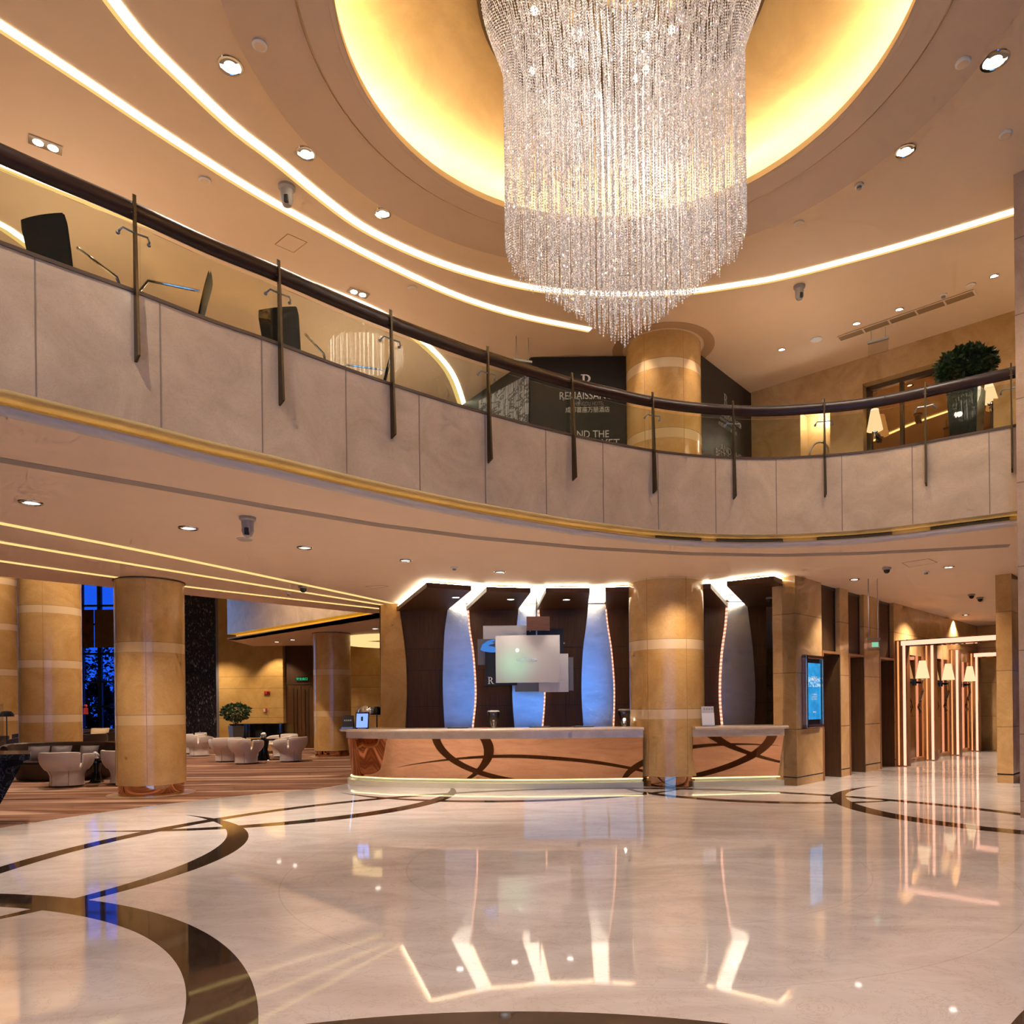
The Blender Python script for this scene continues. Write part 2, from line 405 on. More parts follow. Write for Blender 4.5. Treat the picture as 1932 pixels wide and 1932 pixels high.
def normals(C, sgn=1):
    out = []
    for i, p in enumerate(C):
        d = (C[min(i + 1, len(C) - 1)] - C[max(i - 1, 0)]); d = Vector((d.x, d.y)).normalized(); out.append((Vector((p.x, p.y)), Vector((-d.y, d.x)) * sgn))
    return out
def resample(C, step):
    C = [Vector((p[0], p[1])) for p in C]; L = [0]
    for i in range(1, len(C)): L.append(L[-1] + (C[i] - C[i - 1]).length)
    n = max(2, int(L[-1] / step)); out = []; j = 0
    for k in range(n + 1):
        t = L[-1] * k / n
        while j < len(L) - 2 and L[j + 1] < t: j += 1
        f = (t - L[j]) / max(1e-9, L[j + 1] - L[j]); out.append(C[j].lerp(C[j + 1], min(1, f)))
    return out
def text(s, size, name, mat, parent, origin, right, up, n, align='CENTER', depth=.004, serif=False, sx=1):
    cu = bpy.data.curves.new(name, 'FONT'); cu.body = s; cu.size = size; cu.align_x = align; cu.align_y = 'BOTTOM_BASELINE' if False else 'BOTTOM'; cu.extrude = depth / 2
    o = bpy.data.objects.new(name, cu); col.objects.link(o); cu.materials.append(M[mat] if isinstance(mat, str) else mat)
    r, u, n = Vector(right).normalized(), Vector(up).normalized(), Vector(n).normalized()
    R = Matrix((r * sx, u, n)).transposed().to_4x4(); W = Matrix.Translation(Vector(origin) + n * depth * .6) @ R
    o.matrix_world = W
    bpy.context.view_layer.update()
    me = bpy.data.meshes.new_from_object(o.evaluated_get(bpy.context.evaluated_depsgraph_get())); bpy.data.objects.remove(o)
    o = bpy.data.objects.new(name, me); col.objects.link(o); o.matrix_basis = W
    if parent is not None: o.parent = parent; o.matrix_parent_inverse = wm(parent).inverted()
    return o
U = Vector((.690, .724, 0)).normalized(); V = Vector((U.y, -U.x, 0))     # building axes: along the lift wall, and across it
ZC, ZF, ZCOP, ZUP, ZRING = 3.92, 4.08, 5.22, 8.45, 8.25
DC = Vector((.87, 7.25, 0))

def glyphs(cols, rows, w, h, name, mat, parent, origin, right, up, n, fill=.72):
    m = MB(); r, u, n = Vector(right).normalized(), Vector(up).normalized(), Vector(n).normalized(); o = Vector(origin) + n * .001
    cw, rh = w / cols, h / rows
    for j in range(rows):
        for i in range(cols):
            c = o + r * (-w / 2 + (i + .5) * cw) + u * (h - (j + .5) * rh); a, b = cw * fill / 2, rh * fill / 2
            for (x0, y0, x1, y1) in ((-a, b * .5, a, b * .8), (-a, -b * .2, a, b * .1), (-a * .15, -b, a * .15, b), (-a * .8, -b, -a * .5, -b * .2), (a * .5, -b, a * .8, -b * .2)):
                m.quad(c + r * x0 + u * y0, c + r * x1 + u * y0, c + r * x1 + u * y1, c + r * x0 + u * y1)
    return m.build(name, mat, parent, flip=False)
# ================================================================ SETTING
# ---- floors
struct(MB().quad((-40, -12, 0), (30, -12, 0), (30, 50, 0), (-40, 50, 0)).build('floor', 'floor'))
arc = [(DC.x + 8.42 * math.cos(a), DC.y + 8.42 * math.sin(a)) for a in np.linspace(math.radians(128), math.radians(222), 40)]
cp = arc + [(-40, DC.y + 8.42 * math.sin(math.radians(222))), (-40, 31), (-3.4, 31), (-3.4, 15.6), (-3.9, 14.9)]
struct(MB().prism(cp, -.02, .006).build('floor_carpet', 'carpet'), 'brown striped lounge carpet')

# ---- balcony curve (plan), from the atrium side
BP = [(-9.5, -.6), (-7.4, 2.0), (-5.6, 4.15), (-4.21, 5.7), (-3.53, 6.38), (-3.09, 6.88), (-2.62, 7.32), (-1.87, 8.1), (-1.0, 8.86), (-.61, 9.16), (.39, 9.86), (1.07, 10.24), (1.67, 10.55), (2.4, 10.79), (3.33, 10.93), (4.27, 10.83), (4.91, 10.65), (5.44, 10.35), (6.36, 9.74), (6.9, 9.35)]
BC = smoothline([Vector((p.x, p.y)) for p in crom([Vector((a, b, 0)) for a, b in BP], 8)], 6)
BC = resample(BC, .12); BN = normals(BC, 1)
if (BN[len(BN) // 2][1]).y < 0: BN = [(p, -n) for p, n in BN]
def off(d): return [p + n * d for p, n in BN]
def curve_at(x, y, z):      # point of the balcony curve nearest to the plan point seen at that pixel
    q = at(x, y, z); q = Vector((q.x, q.y)); i = min(range(len(BC)), key=lambda k: (BC[k] - q).length)
    j = min(range(max(0, i - 1), min(len(BC) - 1, i + 1)), key=lambda k: ((BC[k] + BC[k + 1]) / 2 - q).length)
    a, b = BC[j], BC[j + 1]; t = max(0, min(1, (q - a).dot(b - a) / (b - a).length_squared)); p = a.lerp(b, t)
    d = (b - a).normalized(); n = Vector((-d.y, d.x)); n = n if n.y > 0 else -n; return p, n
fas = struct(MB().sweep(BN, [(0, ZF), (0, ZCOP), (.32, ZCOP), (.32, ZF)]).build('wall_balcony', 'fascia', smooth=True), 'curved beige marble balcony front')
# seams between the marble slabs
RS = resample([(p.x, p.y) for p in BC], .93)
jm = MB(); RN = normals(RS); 
for p, n in RN[1:-1]:
    n = n if n.y > 0 else -n; jm.box((p.x + n.x * .0, p.y + n.y * .0, (ZF + ZCOP) / 2), (.012, .008, ZCOP - ZF - .01), z=math.atan2(n.y, n.x) - PI / 2)
jm.build('joint_line', plain('slab_joint', '94806c', .5), fas)
MB().sweep(BN, [(-.012, ZCOP - .012), (-.012, ZCOP + .02), (.34, ZCOP + .02), (.34, ZCOP - .012)]).build('coping', plain('coping_dark', '5a4634', .4), fas)
# recess under the fascia: soffit, vertical gold face with grilles, rounded ceiling edge
struct(MB().sweep(BN, [(0.30, ZF - .001), (.30, ZF + .06), (.60, ZF + .06), (.60, ZC + .02), (.34, ZC + .02), (.34, ZF - .001)]).build('trim_1', plain('cove_face_paint', 'c4a468', .5), smooth=False), 'gold lit recess under the balcony front')
edge = [(.10 + .07 * (1 - math.cos(a)) - .02, ZC - .01 + .085 * math.sin(a)) for a in np.linspace(-PI / 2, PI / 2, 9)]
edge = [(.12 - .06 * math.cos(a), 3.945 + .045 * math.sin(a)) for a in np.linspace(-PI / 2, PI / 2, 9)] + [(.30, 3.99), (.30, 3.906), (.125, 3.906)]
struct(MB().sweep(BN, edge).build('trim_2', 'bull', smooth=True), 'rounded grey edge of the lower ceiling')
uc = MB().sweep(BN, [(.22, 3.993), (.22, 4.0), (.27, 4.0), (.27, 3.993)]).build('cove_light', 'undercove'); tag(uc, 'thin golden light line hidden behind the ceiling edge under the marble balcony', 'light strip')
# ---- lower ceiling (underside of the mezzanine)
low = off(.12); i0 = 0
P = [(p.x, p.y) for p in low] + [(14, 6), (22, 14), (22, 40), (-3.3, 40), (-3.3, 19.4), (-4.25, 18.3), (-9.4, 12.7), (-14, 8.0), (-20, 2.0)]
struct(MB().prism(P, ZC - .02, ZC + .015).build('ceiling_lower', 'ceiling_low'), 'lower ceiling under the balcony')
P2 = [(p.x, p.y) for p in off(.3)] + [(14, 6), (22, 14), (22, 40), (-3.3, 40), (-3.3, 19.4), (-4.25, 18.3), (-9.4, 12.7), (-14, 8.0), (-20, 2.0)]
struct(MB().prism(P2, ZF + .07, 5.0).build('floor_upper', plain('upper_floor_stone', 'c0a888', .3)), 'upper level floor')
# grey strip on the lower ceiling, coloured as a shaded recess, parallel to the balcony
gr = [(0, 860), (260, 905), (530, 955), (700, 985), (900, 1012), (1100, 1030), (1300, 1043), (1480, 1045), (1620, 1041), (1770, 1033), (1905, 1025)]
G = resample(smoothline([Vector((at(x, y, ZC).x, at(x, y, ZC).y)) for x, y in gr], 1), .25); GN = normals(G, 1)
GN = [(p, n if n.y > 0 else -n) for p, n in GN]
struct(MB().sweep(GN, [(-.03, ZC - .024), (-.03, ZC - .02), (.05, ZC - .02), (.05, ZC - .05)]).build('trim_3', plain('recess_shadow_paint', '8d7a6c', .6)), 'grey strip painted as a shadow gap line on the lower ceiling')

# ---- upper ceiling with the dome
n = 96; ci = [(DC.x + 3.7 * math.cos(2 * PI * k / n), DC.y + 3.7 * math.sin(2 * PI * k / n)) for k in range(n)]
def sq(k):
    a = 2 * PI * k / n; c, s_ = math.cos(a), math.sin(a); t = min((34 if c > 0 else 40) / max(abs(c), 1e-9), (24.2 if s_ > 0 else 19) / max(abs(s_), 1e-9)); return (DC.x + c * t, DC.y + s_ * t)
m = MB(); m.add([(x, y, ZUP) for x, y in ci] + [(*sq(k), ZUP) for k in range(n)], [(k, (k + 1) % n, n + (k + 1) % n, n + k) for k in range(n)])
struct(m.build('ceiling', 'ceiling'), 'cream upper ceiling')
m = MB().lathe([(2.79, ZRING - .03), (3.13, ZRING - .03), (3.13, ZRING), (3.85, ZRING), (3.85, ZUP + .02), (3.2, ZUP + .02), (3.2, ZRING + .06), (2.84, ZRING + .06), (2.79, ZRING + .045)], DC, 128, caps=False); m.f += [tuple(8 * 128 + i for i in ()) ] if 0 else []
struct(m.build('ceiling_ring', 'ring', smooth=True), 'lowered ring of ceiling around the dome')
struct(MB().lathe([(2.785, ZRING - .032), (2.79, ZRING + .05), (2.83, ZRING + .06), (2.845, ZRING - .032)], DC, 128, caps=False).build('trim_4', plain('dome_lip_paint', 'e0c088', .5), smooth=True), 'gold lip of the dome opening')
struct(MB().lathe([(3.125, ZRING - .034), (3.125, ZRING - .002), (3.155, ZRING - .002), (3.155, ZRING - .01)], DC, 128, caps=False).build('trim_5', plain('ring_line_paint', 'c8a878', .5)), 'thin gold line on the ceiling ring')
struct(MB().lathe([(3.2, ZRING + .02), (3.2, 8.5), (3.1, 8.6), (2.6, 8.67), (.02, 8.70)], DC, 128, caps=False).build('ceiling_dome', 'dome', smooth=True), 'gold leaf dome ceiling')
tag(MB().lathe([(2.93, ZRING + .075), (2.93, ZRING + .10), (2.99, ZRING + .10), (2.99, ZRING + .075)], DC, 96, caps=False).build('cove_light', 'domecove'), 'ring of bright light hidden behind the lip of the gold dome', 'light strip')

def strip(pts, z, w, label, mat='cove', lip='cove2', ext=0, cat='light strip', name='cove_light', w2=.05, n=8):
    C = [Vector((at(x, y, z).x, at(x, y, z).y)) for x, y in pts]
    C = resample(smoothline(crom([Vector((c.x, c.y, 0)) for c in C], n), 4) if len(C) > 2 else C, .2)
    N = normals(C, 1); N = [(p, q if q.dot(p - Vector((DC.x, DC.y))) > 0 else -q) for p, q in N]
    t = thing(name, label, cat, (C[len(C) // 2].x, C[len(C) // 2].y, z))
    MB().sweep(N, [(-w - w2, z - .012), (-w - w2, z - .004), (-w2, z - .004), (-w2, z - .012)]).build('diffuser', mat, t)
    if lip: MB().sweep(N, [(-w2, z - .014), (-w2, z - .002), (0, z - .002), (0, z - .014)]).build('lip', lip, t)  # glowing ribbon standing in for the lit side of the recess
    return t
strip([(130, -90), (194, 0), (257.8, 79.2), (335.4, 155.3), (431.7, 245.4), (512.4, 305.9), (600, 377.4), (688.7, 440), (820.7, 500), (943, 536), (1043, 554), (1170, 561), (1293, 556), (1380, 544.2), (1480, 527), (1645.7, 484.3), (1780, 446), (1914, 405)], ZUP, .115, 'inner curved line of light in the upper ceiling, reaching the right pillar')
strip([(-60, 22), (0, 59.6), (155, 160), (300, 257), (465.9, 362), (600, 437), (709.4, 495), (857, 562), (980, 600), (1110, 626)], ZUP, .105, 'second curved line of light in the upper ceiling, ending behind the chandelier tip')
strip([(-60, 296), (0, 320), (206.5, 402), (362, 459), (482, 505), (600, 548), (690, 584), (745, 615), (803, 660), (843, 707), (866, 768)], ZUP, .10, 'curved line of light behind the balcony glass, ending beside the black hoarding', w2=.09)
strip([(-60, 403), (0, 432), (58, 474), (120, 515)], ZUP, .10, 'short line of light behind the mesh chair at the upper left', w2=.09)
strip([(-40, 982), (0, 990), (350, 1058), (735, 1139)], ZC - .02, .11, 'front line of yellow light of the three in the lower ceiling', 'yel', None, n=6)
strip([(-40, 1017), (0, 1025), (350, 1083), (718, 1142)], ZC - .02, .11, 'middle line of yellow light of the three in the lower ceiling', 'yel', None, n=6)
strip([(-40, 1053), (0, 1060), (350, 1108), (713, 1149)], ZC - .02, .11, 'rear line of yellow light of the three in the lower ceiling, passing behind the column', 'yel', None, n=6)

# ---- right pillar (both storeys) and lobby pillar
pc = at(1912, 330, ZUP); A = Vector((pc.x, pc.y, 0))
def rbox(a, u, v): return [(a + U * p + V * q).to_2d()[:] for p, q in ((0, 0), (u, 0), (u, v), (0, v))]
struct(MB().prism(rbox(A, 1.6, 3.0), 0, ZUP).build('wall_pillar', 'pillar'), 'tall beige marble pillar at the right edge')
B_ = at(1882, 1476.5, 0); wl = (at(1907, 1479, 0) - B_).length
lp = struct(MB().prism(rbox(B_, .95, wl), .0, ZC).build('wall_lobby_pillar', 'wallm'), 'square marble pillar of the lift lobby')
MB().prism(rbox(B_ - U * .004 - V * .004, .96, wl + .008), .15, .175).build('joint_line', 'dark', lp)

# ---- lift wall
E0 = at(1504, 1483, 0); E0.z = 0
def wp(x, y=1400): return hit(x, y, E0, V)                    # point of the lift wall seen at a pixel
def ws(x): return (wp(x) - E0).dot(U)
doors = [(1552.6, 1587), (1603, 1632.5), (1661, 1688.5)]
HD = 2.52
wall = MB(); s0 = 0.0; TH = .45
def wseg(a, b, z0, z1, d0=0.0, d1=TH): return [(E0 + U * a - V * d0).to_2d()[:], (E0 + U * b - V * d0).to_2d()[:], (E0 + U * b - V * d1).to_2d()[:], (E0 + U * a - V * d1).to_2d()[:]]
for i, (xa, xb) in enumerate(doors):
    a, b = ws(xa), ws(xb)
    wall.prism(wseg(s0, a, 0, 0), 0, ZC)
    dr = MB().prism(wseg(a, b, 0, 0, .10, .14), HD + .06, ZC).build(f'door_{i + 1}', 'wood'); struct(dr, ['first lift doorway, beside the blue screen', 'second lift doorway, between two marble piers', 'third lift doorway, with a long handle'][i])
    fr = MB(); fr.prism(wseg(a, b, 0, 0, -.01, .30), HD, HD + .05); fr.prism(wseg(a, a + .06, 0, 0, -.01, .40), 0, HD); fr.build('door_frame', 'woodframe', dr)
    fr = MB(); fr.prism(wseg(b - .04, b + .005, 0, 0, .0, .40), 0, HD); fr.build('reveal', 'wood', dr)
    MB().prism(wseg(a + .06, b - .04, 0, 0, .36, .42), 0, HD).build('door_leaf', wood('door_leaf_wood', '38221499'[:6], '4e3220') if i == 0 else 'wood', dr)
    fp = MB()
    for q0, q1, z0, z1 in ((a + .02, a + .07, HD + .06, ZC), (b - .07, b - .02, HD + .06, ZC), (a, b, ZC - .08, ZC - .03)): fp.prism(wseg(q0, q1, 0, 0, .085, .1), z0, z1)
    fp.build('panel_edge', plain(f'panel_edge_{i}', '2c1b10', .3), dr)
    if i == 2:
        h = MB(); hx = a + (b - a) * .52
        p = E0 + U * hx - V * .26; h.tube([p + Vector((0, 0, .35)), p + Vector((0, 0, 2.22))], .018, 10)
        for z in (.6, 1.1, 1.6, 2.1): h.tube([p + Vector((0, 0, z)), p - V * .1 + Vector((0, 0, z))], .01, 8)
        h.build('handle', 'silver', dr)
    s0 = b
sE = ws(1690) + 14
wall.prism(wseg(s0, sE, 0, 0), 0, ZC)
# return face towards the front desk
wall.prism([(E0).to_2d()[:], (E0 - V * .26).to_2d()[:], (E0 - V * .26 + U * .8).to_2d()[:], (E0 + U * .8).to_2d()[:]], 0, ZC)
wr = struct(wall.build('wall_right', 'wallm'), 'marble lift wall with three tall doorways')
jt = MB(); s0 = 0
for i, (xa, xb) in enumerate(doors + [(1690, 1690)]):
    a = ws(xa); jt.prism(wseg(s0, a, 0, 0, -.003, 0), .145, .165); jt.prism(wseg(s0, a, 0, 0, -.002, 0), 1.045, 1.055); s0 = ws(xb)
jt.prism([(E0 + V * .003 - U * .003).to_2d()[:], (E0 - V * .26 - U * .003).to_2d()[:], (E0 - V * .26).to_2d()[:], (E0 + V * .003).to_2d()[:]], .145, .165)
jt.build('joint_line', 'dark', wr)

# ---- reception back wall
YB = 16.75
rw = struct(MB().box((.74, YB + .15, ZC / 2), (8.92, .3, ZC)).build('wall_back', 'wood'), 'dark timber wall behind the front desk')
jl = MB()
for z in (.62, 1.55, 2.38, 2.88): jl.box((.74, YB - .002, z), (8.92, .006, .012))
for x in (-.72, 1.02, 2.1, -2.35, -3.1, 4.9, 5.2, .55): jl.box((x, YB - .002, 1.2), (.012, .006, 2.4))
jl.build('joint_line', plain('panel_gap', '140b06', .6), rw)

# ---- walls, lounge
YW = 27.5
xw0, xd0, xd1 = atY(413, 1300, YW).x, atY(534, 1300, YW).x, atY(592, 1300, YW).x
wb = MB(); wb.box(((xw0 + xd0) / 2, YW + .2, 4.2), (xd0 - xw0, .4, 8.5)); wb.box(((xd1 + -2.8) / 2, YW + .2, 4.2), (-2.8 - xd1, .4, 8.5)); wb.box(((xd0 + xd1) / 2, YW + .9, 4.2), (xd1 - xd0 + .4, .2, 8.5))
struct(wb.build('wall_lounge', 'wallback'), 'honey marble wall at the back of the lounge')
dh = 2.42
d4 = MB().box(((xd0 + xd1) / 2, YW + .33, (dh + 4.0) / 2 + .02), (xd1 - xd0, .1, 4.0 - dh)).build('door_4', 'wood'); struct(d4, 'dark double door in the lounge wall')
lw = (xd1 - xd0) / 2
for k in (0, 1):
    lf = MB().box((xd0 + lw * (k + .5), YW + .34, dh / 2), (lw - .012, .06, dh)).build('door_leaf', wood(f'double_door_wood_{k}', '4a3018', '6a4626'), d4)
    MB().box((xd0 + lw + (-.15 if k == 0 else .15), YW + .29, 1.25), (.03, .04, 2.0)).box((xd0 + lw + (-.28 if k == 0 else .28), YW + .305, 1.25), (.06, .01, 2.1)).build('handle', 'steel', lf)
YS = 28.6
x0, x1 = atY(345, 1300, YS).x, atY(413, 1300, YS).x
struct(MB().box(((x0 + x1) / 2 + .6, YS + .3, 4.2), (x1 - x0 + 1.2, .6, 8.5)).build('wall_stone', 'darkstone'), 'glittering black stone wall')
struct(MB().box((xw0 - .05, YW + .15, 4.2), (.1, .3, 8.5)).build('trim_6', 'greypanel'))
# lounge mezzanine: fascia, gold cove, ceiling
a, b = at(429, 1197, ZF), at(690, 1153, ZF); d = Vector((b.x - a.x, b.y - a.y)).normalized(); q = Vector((-d.y, d.x)); q = q if q.y > 0 else -q
a2, b2 = Vector((a.x, a.y)), Vector((b.x, b.y)) + d * 2.6
LN = [(a2 + (b2 - a2) * t, q) for t in (0, .5, 1)]
struct(MB().sweep(LN, [(0, ZF), (0, 8.2), (.3, 8.2), (.3, ZF)]).build('wall_mezzanine', 'fascia'), 'pale marble front of the lounge mezzanine')
struct(MB().sweep(LN, [(.02, ZF), (.3, ZF), (.3, ZC + .0), (.9, ZC), (.9, ZF + .1), (.02, ZF + .1)]).build('trim_7', plain('mezz_cove_glow_paint', 'dcb050', .5, em='ffc030', es=.35)))  # cove paint glows itself, the light on it put into the emission
struct(MB().sweep(LN, [(.0, ZC - .02), (-.02, ZC + .03), (.12, ZC + .05), (.3, ZC), (.3, ZC - .02)]).build('trim_8', 'bull'))
tag(MB().sweep(LN, [(.14, ZC + .052), (.14, ZC + .06), (.22, ZC + .06), (.22, ZC + .052)]).build('cove_light', 'undercove'), 'golden light line under the pale mezzanine at the back of the lounge', 'light strip')
P = [a2[:], b2[:], (-2.8, 16.9), (-2.8, YW), (a2.x - .2, YW)]
struct(MB().prism(P, ZC - .02, ZC + .01).build('ceiling_lounge', 'ceiling_low'), 'low ceiling behind the mezzanine front')
# curved lit cove beyond the rear column
tag(MB().lathe([(1.5, ZC - .022), (1.95, ZC - .022), (1.95, ZC - .2), (1.5, ZC - .2)], (-4.9, 25.2, 0), 48, caps=False).build('cove_light', emis('round_cove_glow', 'ffd890', 1.1)), 'glowing round ceiling cove behind the rear column', 'light strip')
# windows (left, garden) 
YG = 31.0
gx0, gx1 = atY(60, 1300, YG).x, atY(352, 1300, YG).x
fr = MB(); nb = 9
for k in range(nb + 1): fr.box((gx0 + (gx1 - gx0) * k / nb, YG, 4.2), (.09 if k % 2 else .16, .12, 8.4))
for z in (.05, 1.7, 2.75, 3.95, 5.2, 6.0, 7.1, 8.3): fr.box(((gx0 + gx1) / 2, YG, z), (gx1 - gx0, .1, .08))
w1 = struct(fr.build('window_1', plain('window_frame_dark', '15161c', .4)), 'tall dark framed garden window')
MB().box(((gx0 + gx1) / 2, YG + .03, 4.2), (gx1 - gx0, .012, 8.4)).build('pane', 'glassgarden', w1)
sp0, sp1 = atY(155, 1300, YG - .1).x, atY(180, 1300, YG - .1).x; sp2 = atY(219, 1300, YG - .1).x
zb0, zb1 = atY(186, 1222, YG).z, atY(186, 1151, YG).z
MB().box(((sp1 + sp2) / 2 + .2, YG - .09, (zb0 + zb1) / 2), (sp2 - sp1 + .4, .04, zb1 - zb0)).build('spandrel', plain('spandrel_bronze', '7a4a1e', .3, var=.2), w1)
MB().box(((sp0 + sp1) / 2, YG - .09, (zb0 + zb1) / 2), (sp1 - sp0 - .1, .04, zb1 - zb0)).build('spandrel', plain('spandrel_gold_reflection', '8a6020', .1, .9, var=.5), w1)  # glass half, its gold reflection put into the colour
# outer walls that close the building (behind the camera, left and right)
struct(MB().box((-30, 11, 4.25), (.4, 40, 8.5)).build('wall_left', 'wallback'))
struct(MB().box((24, 16, 4.25), (.4, 60, 8.5)).build('wall_far_right', 'wallm'))
e1 = E0 + U * 13.2
struct(MB().prism([(e1 - V * 2).to_2d()[:], (e1 + V * 9).to_2d()[:], (e1 + V * 9 + U * .3).to_2d()[:], (e1 - V * 2 + U * .3).to_2d()[:]], 0, ZC).build('wall_lobby_end', 'wallm'), 'marble end wall of the lift lobby')
struct(MB().box((11, 32, 4.25), (28, .4, 8.5)).build('wall_far', 'wallback'))
# entrance front behind the camera: solid wall with a big glazed opening
YR = -8.0
rm = MB()
for xa, xb, za, zb in ((-30, -5.0, 0, 8.5), (8.5, 24, 0, 8.5), (-5.0, 8.5, 5.0, 8.5)): rm.box(((xa + xb) / 2, YR - .2, (za + zb) / 2), (xb - xa, .4, zb - za))
struct(rm.build('wall_front', 'wallm'))
fr = MB()
for k in range(10): fr.box((-5.0 + 1.5 * k, YR, 2.5), (.1, .16, 5.0))
for z in (.05, 2.5, 3.7, 4.95): fr.box((1.75, YR, z), (13.5, .12, .09))
w2 = struct(fr.build('window_2', plain('entrance_frame', '3a2c20', .35, .6)))
MB().box((1.75, YR - .05, 2.5), (13.5, .012, 5.0)).build('pane', 'glasswin', w2)
# ---- upper level: hoarding and marble wall
h0, h1 = at(1001, 673, ZUP), at(1185, 666, ZUP); hx = Vector((h1.x - h0.x, h1.y - h0.y)).normalized()
hr = Vector((h0.x, h0.y)); hR = at(1322, 668, ZUP); hl = at(866, 766, ZUP); hb = at(1417, 741, ZUP)
front = Vector((hR.x, hR.y)) - hr
struct(MB().prism([hr[:], (hr + front)[:], (hb.x, hb.y), (hb.x - .5, hb.y + 4), (hl.x, hl.y + 2), (hl.x, hl.y)], 4.9, ZUP - .02).build('wall_hoarding', 'hoard'), 'matt black hoarding with hotel lettering')
uw0 = at(1416, 741, ZUP); uw1 = at(1914, 586, ZUP); d = Vector((uw1.x - uw0.x, uw1.y - uw0.y)).normalized(); UWD = Vector((d.x, d.y, 0)); UWN = Vector((d.y, -d.x, 0))
if UWN.y > 0: UWN = -UWN
UW0 = Vector((uw0.x, uw0.y, 0))
def up(x, y): return hit(x, y, UW0, UWN)
def us(x, y): return (up(x, y) - UW0).dot(UWD)
n0, n1 = us(1510, 800), us(1566, 800); m0, m1 = us(1628, 760), us(1873, 680)
zt = up(1873, 652).z - .0; zt = (up(1628, 725).z + up(1873, 652).z) / 2; nz = (up(1512, 779).z + up(1564, 760).z) / 2
def useg(a, b, d0, d1): return [(UW0 + UWD * p - UWN * q).to_2d()[:] for p, q in ((a, d0), (b, d0), (b, d1), (a, d1))]
uw = MB()
for a, b, z0, z1 in ((-.6, n0, 4.9, ZUP), (n1, m0, 4.9, ZUP), (m1, m1 + 5, 4.9, ZUP), (n0, n1, nz, ZUP), (m0, m1, zt, ZUP)): uw.prism(useg(a, b, 0, .5), z0, z1)
uw.prism(useg(n0, n1, .4, .5), 4.9, nz)
struct(uw.build('wall_upper', 'wallup'), 'sand coloured marble wall of the upper level')
# ================================================================ OBJECTS
# ---- columns
def column(x, d, R, z1, label, ring=True, disc=True, mat='col', z0=.0, loc=None, shadow_collar=True):
    p = atY(x, 1400, d) if loc is None else Vector(loc); p.z = 0
    t = thing('marble_column', label, 'column', p, group='round marble columns'); t['kind'] = 'thing'
    MB().lathe([(R, z0 + (.2 if ring else 0)), (R, z1)], p, 64).build('shaft', mat, t, smooth=True)
    if ring: MB().lathe([(R - .035, .006), (R - .035, z0 + .205)], p, 64).build('base_ring', 'copper', t, smooth=True)
    if disc: MB().lathe([(R + .16, .004), (R + .16, .009)], p, 64).build('floor_disc', plain('disc_stone', 'b89468', .3), t)
    if shadow_collar: MB().lathe([(R + .02, z1 - .02), (R + .02, z1)], p, 64).build('shadow_collar', plain('collar_shadow', '5a3c1c', .5), t)  # dark ring, the shadow gap at the column head put into its colour
    seam = MB()
    for a in (-1.2, -2.25, 1.5): seam.box((p.x + (R + .0005) * math.cos(a), p.y + (R + .0005) * math.sin(a), (z0 + .2 + z1) / 2), (.002, .008, z1 - z0 - .25), z=a)
    seam.build('seam', plain('seam_line', 'a87c40', .4), t)
    return t
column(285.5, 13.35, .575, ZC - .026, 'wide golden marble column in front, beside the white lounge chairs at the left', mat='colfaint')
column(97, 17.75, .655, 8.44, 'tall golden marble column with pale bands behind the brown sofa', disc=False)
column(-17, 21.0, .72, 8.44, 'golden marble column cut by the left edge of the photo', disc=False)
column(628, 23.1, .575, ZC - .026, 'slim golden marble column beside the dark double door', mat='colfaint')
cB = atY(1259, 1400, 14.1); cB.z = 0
column(0, 0, .715, ZUP + .3, 'golden marble column that passes between the two front desk counters', loc=cB, disc=False, shadow_collar=False)
# flat shade-coloured ring for the recess where that column meets the upper ceiling
struct(MB().lathe([(.78, ZUP - .012), (.98, ZUP - .012), (.98, ZUP - .002), (.78, ZUP - .002)], cB, 48, caps=False).build('trim_9', plain('column_recess_shade', 'b08e68', .5), smooth=True))

# ---- reception: canopies, shaped light panels, pilaster
ZK = 3.74
def pt(x, y, z): return Vector(at(x, y, z).to_2d())
def canopy(FL, FR, bl, br, label, extra=None, nosp=False):
    """FL, FR: front corner pixels on the soffit; bl, br: pixel x of the back corners on the timber wall."""
    a, b = pt(*FL, ZK), pt(*FR, ZK); c = Vector((atY(br, 1300, YB).x, YB - .12)); d = Vector((atY(bl, 1300, YB).x, YB - .12))
    P = [a[:], b[:]] + ([pt(*extra, ZK)[:]] if extra else []) + [c[:], d[:]]
    t = thing('timber_canopy', label, 'canopy', ((a.x + b.x) / 2, (a.y + c.y) / 2, ZK), group='timber canopies over the front desk')
    MB().prism(P, ZK, ZK + .09).build('soffit_box', 'wood', t)
    led = MB(); Q = [Vector(p) for p in P]; ce = sum(Q, Vector((0, 0))) / len(Q)
    Q2 = [ce + (p - ce) * .93 for p in Q]
    for i in range(len(Q) - 1 if False else len(Q)):
        u, v = Q2[i], Q2[(i + 1) % len(Q)]
        if abs(u.y - YB) < .5 and abs(v.y - YB) < .5: continue
        led.bar((u.x, u.y, ZK + .105), (v.x, v.y, ZK + .105), .05, .02)
    led.build('light_strip', 'canopyled', t)
    if not nosp:
        s = Vector(((a.x + b.x) / 2, a.y * .62 + c.y * .38, ZK))
        MB().lathe([(.075, -.012), (.085, -.012), (.085, 0)], s, 20, caps=False).build('spot_ring', 'silver', t)
        MB().lathe([(.001, -.008), (.07, -.008)], s, 20, caps=False).build('spot_lens', 'lens', t)
    return t
canopy((805, 1108), (889, 1114), 752, 846, 'leftmost dark timber canopy over the front desk, with a slanted left edge')
canopy((918, 1116), (1001, 1118), 882.6, 978.6, 'dark timber canopy left of the hanging display boards')
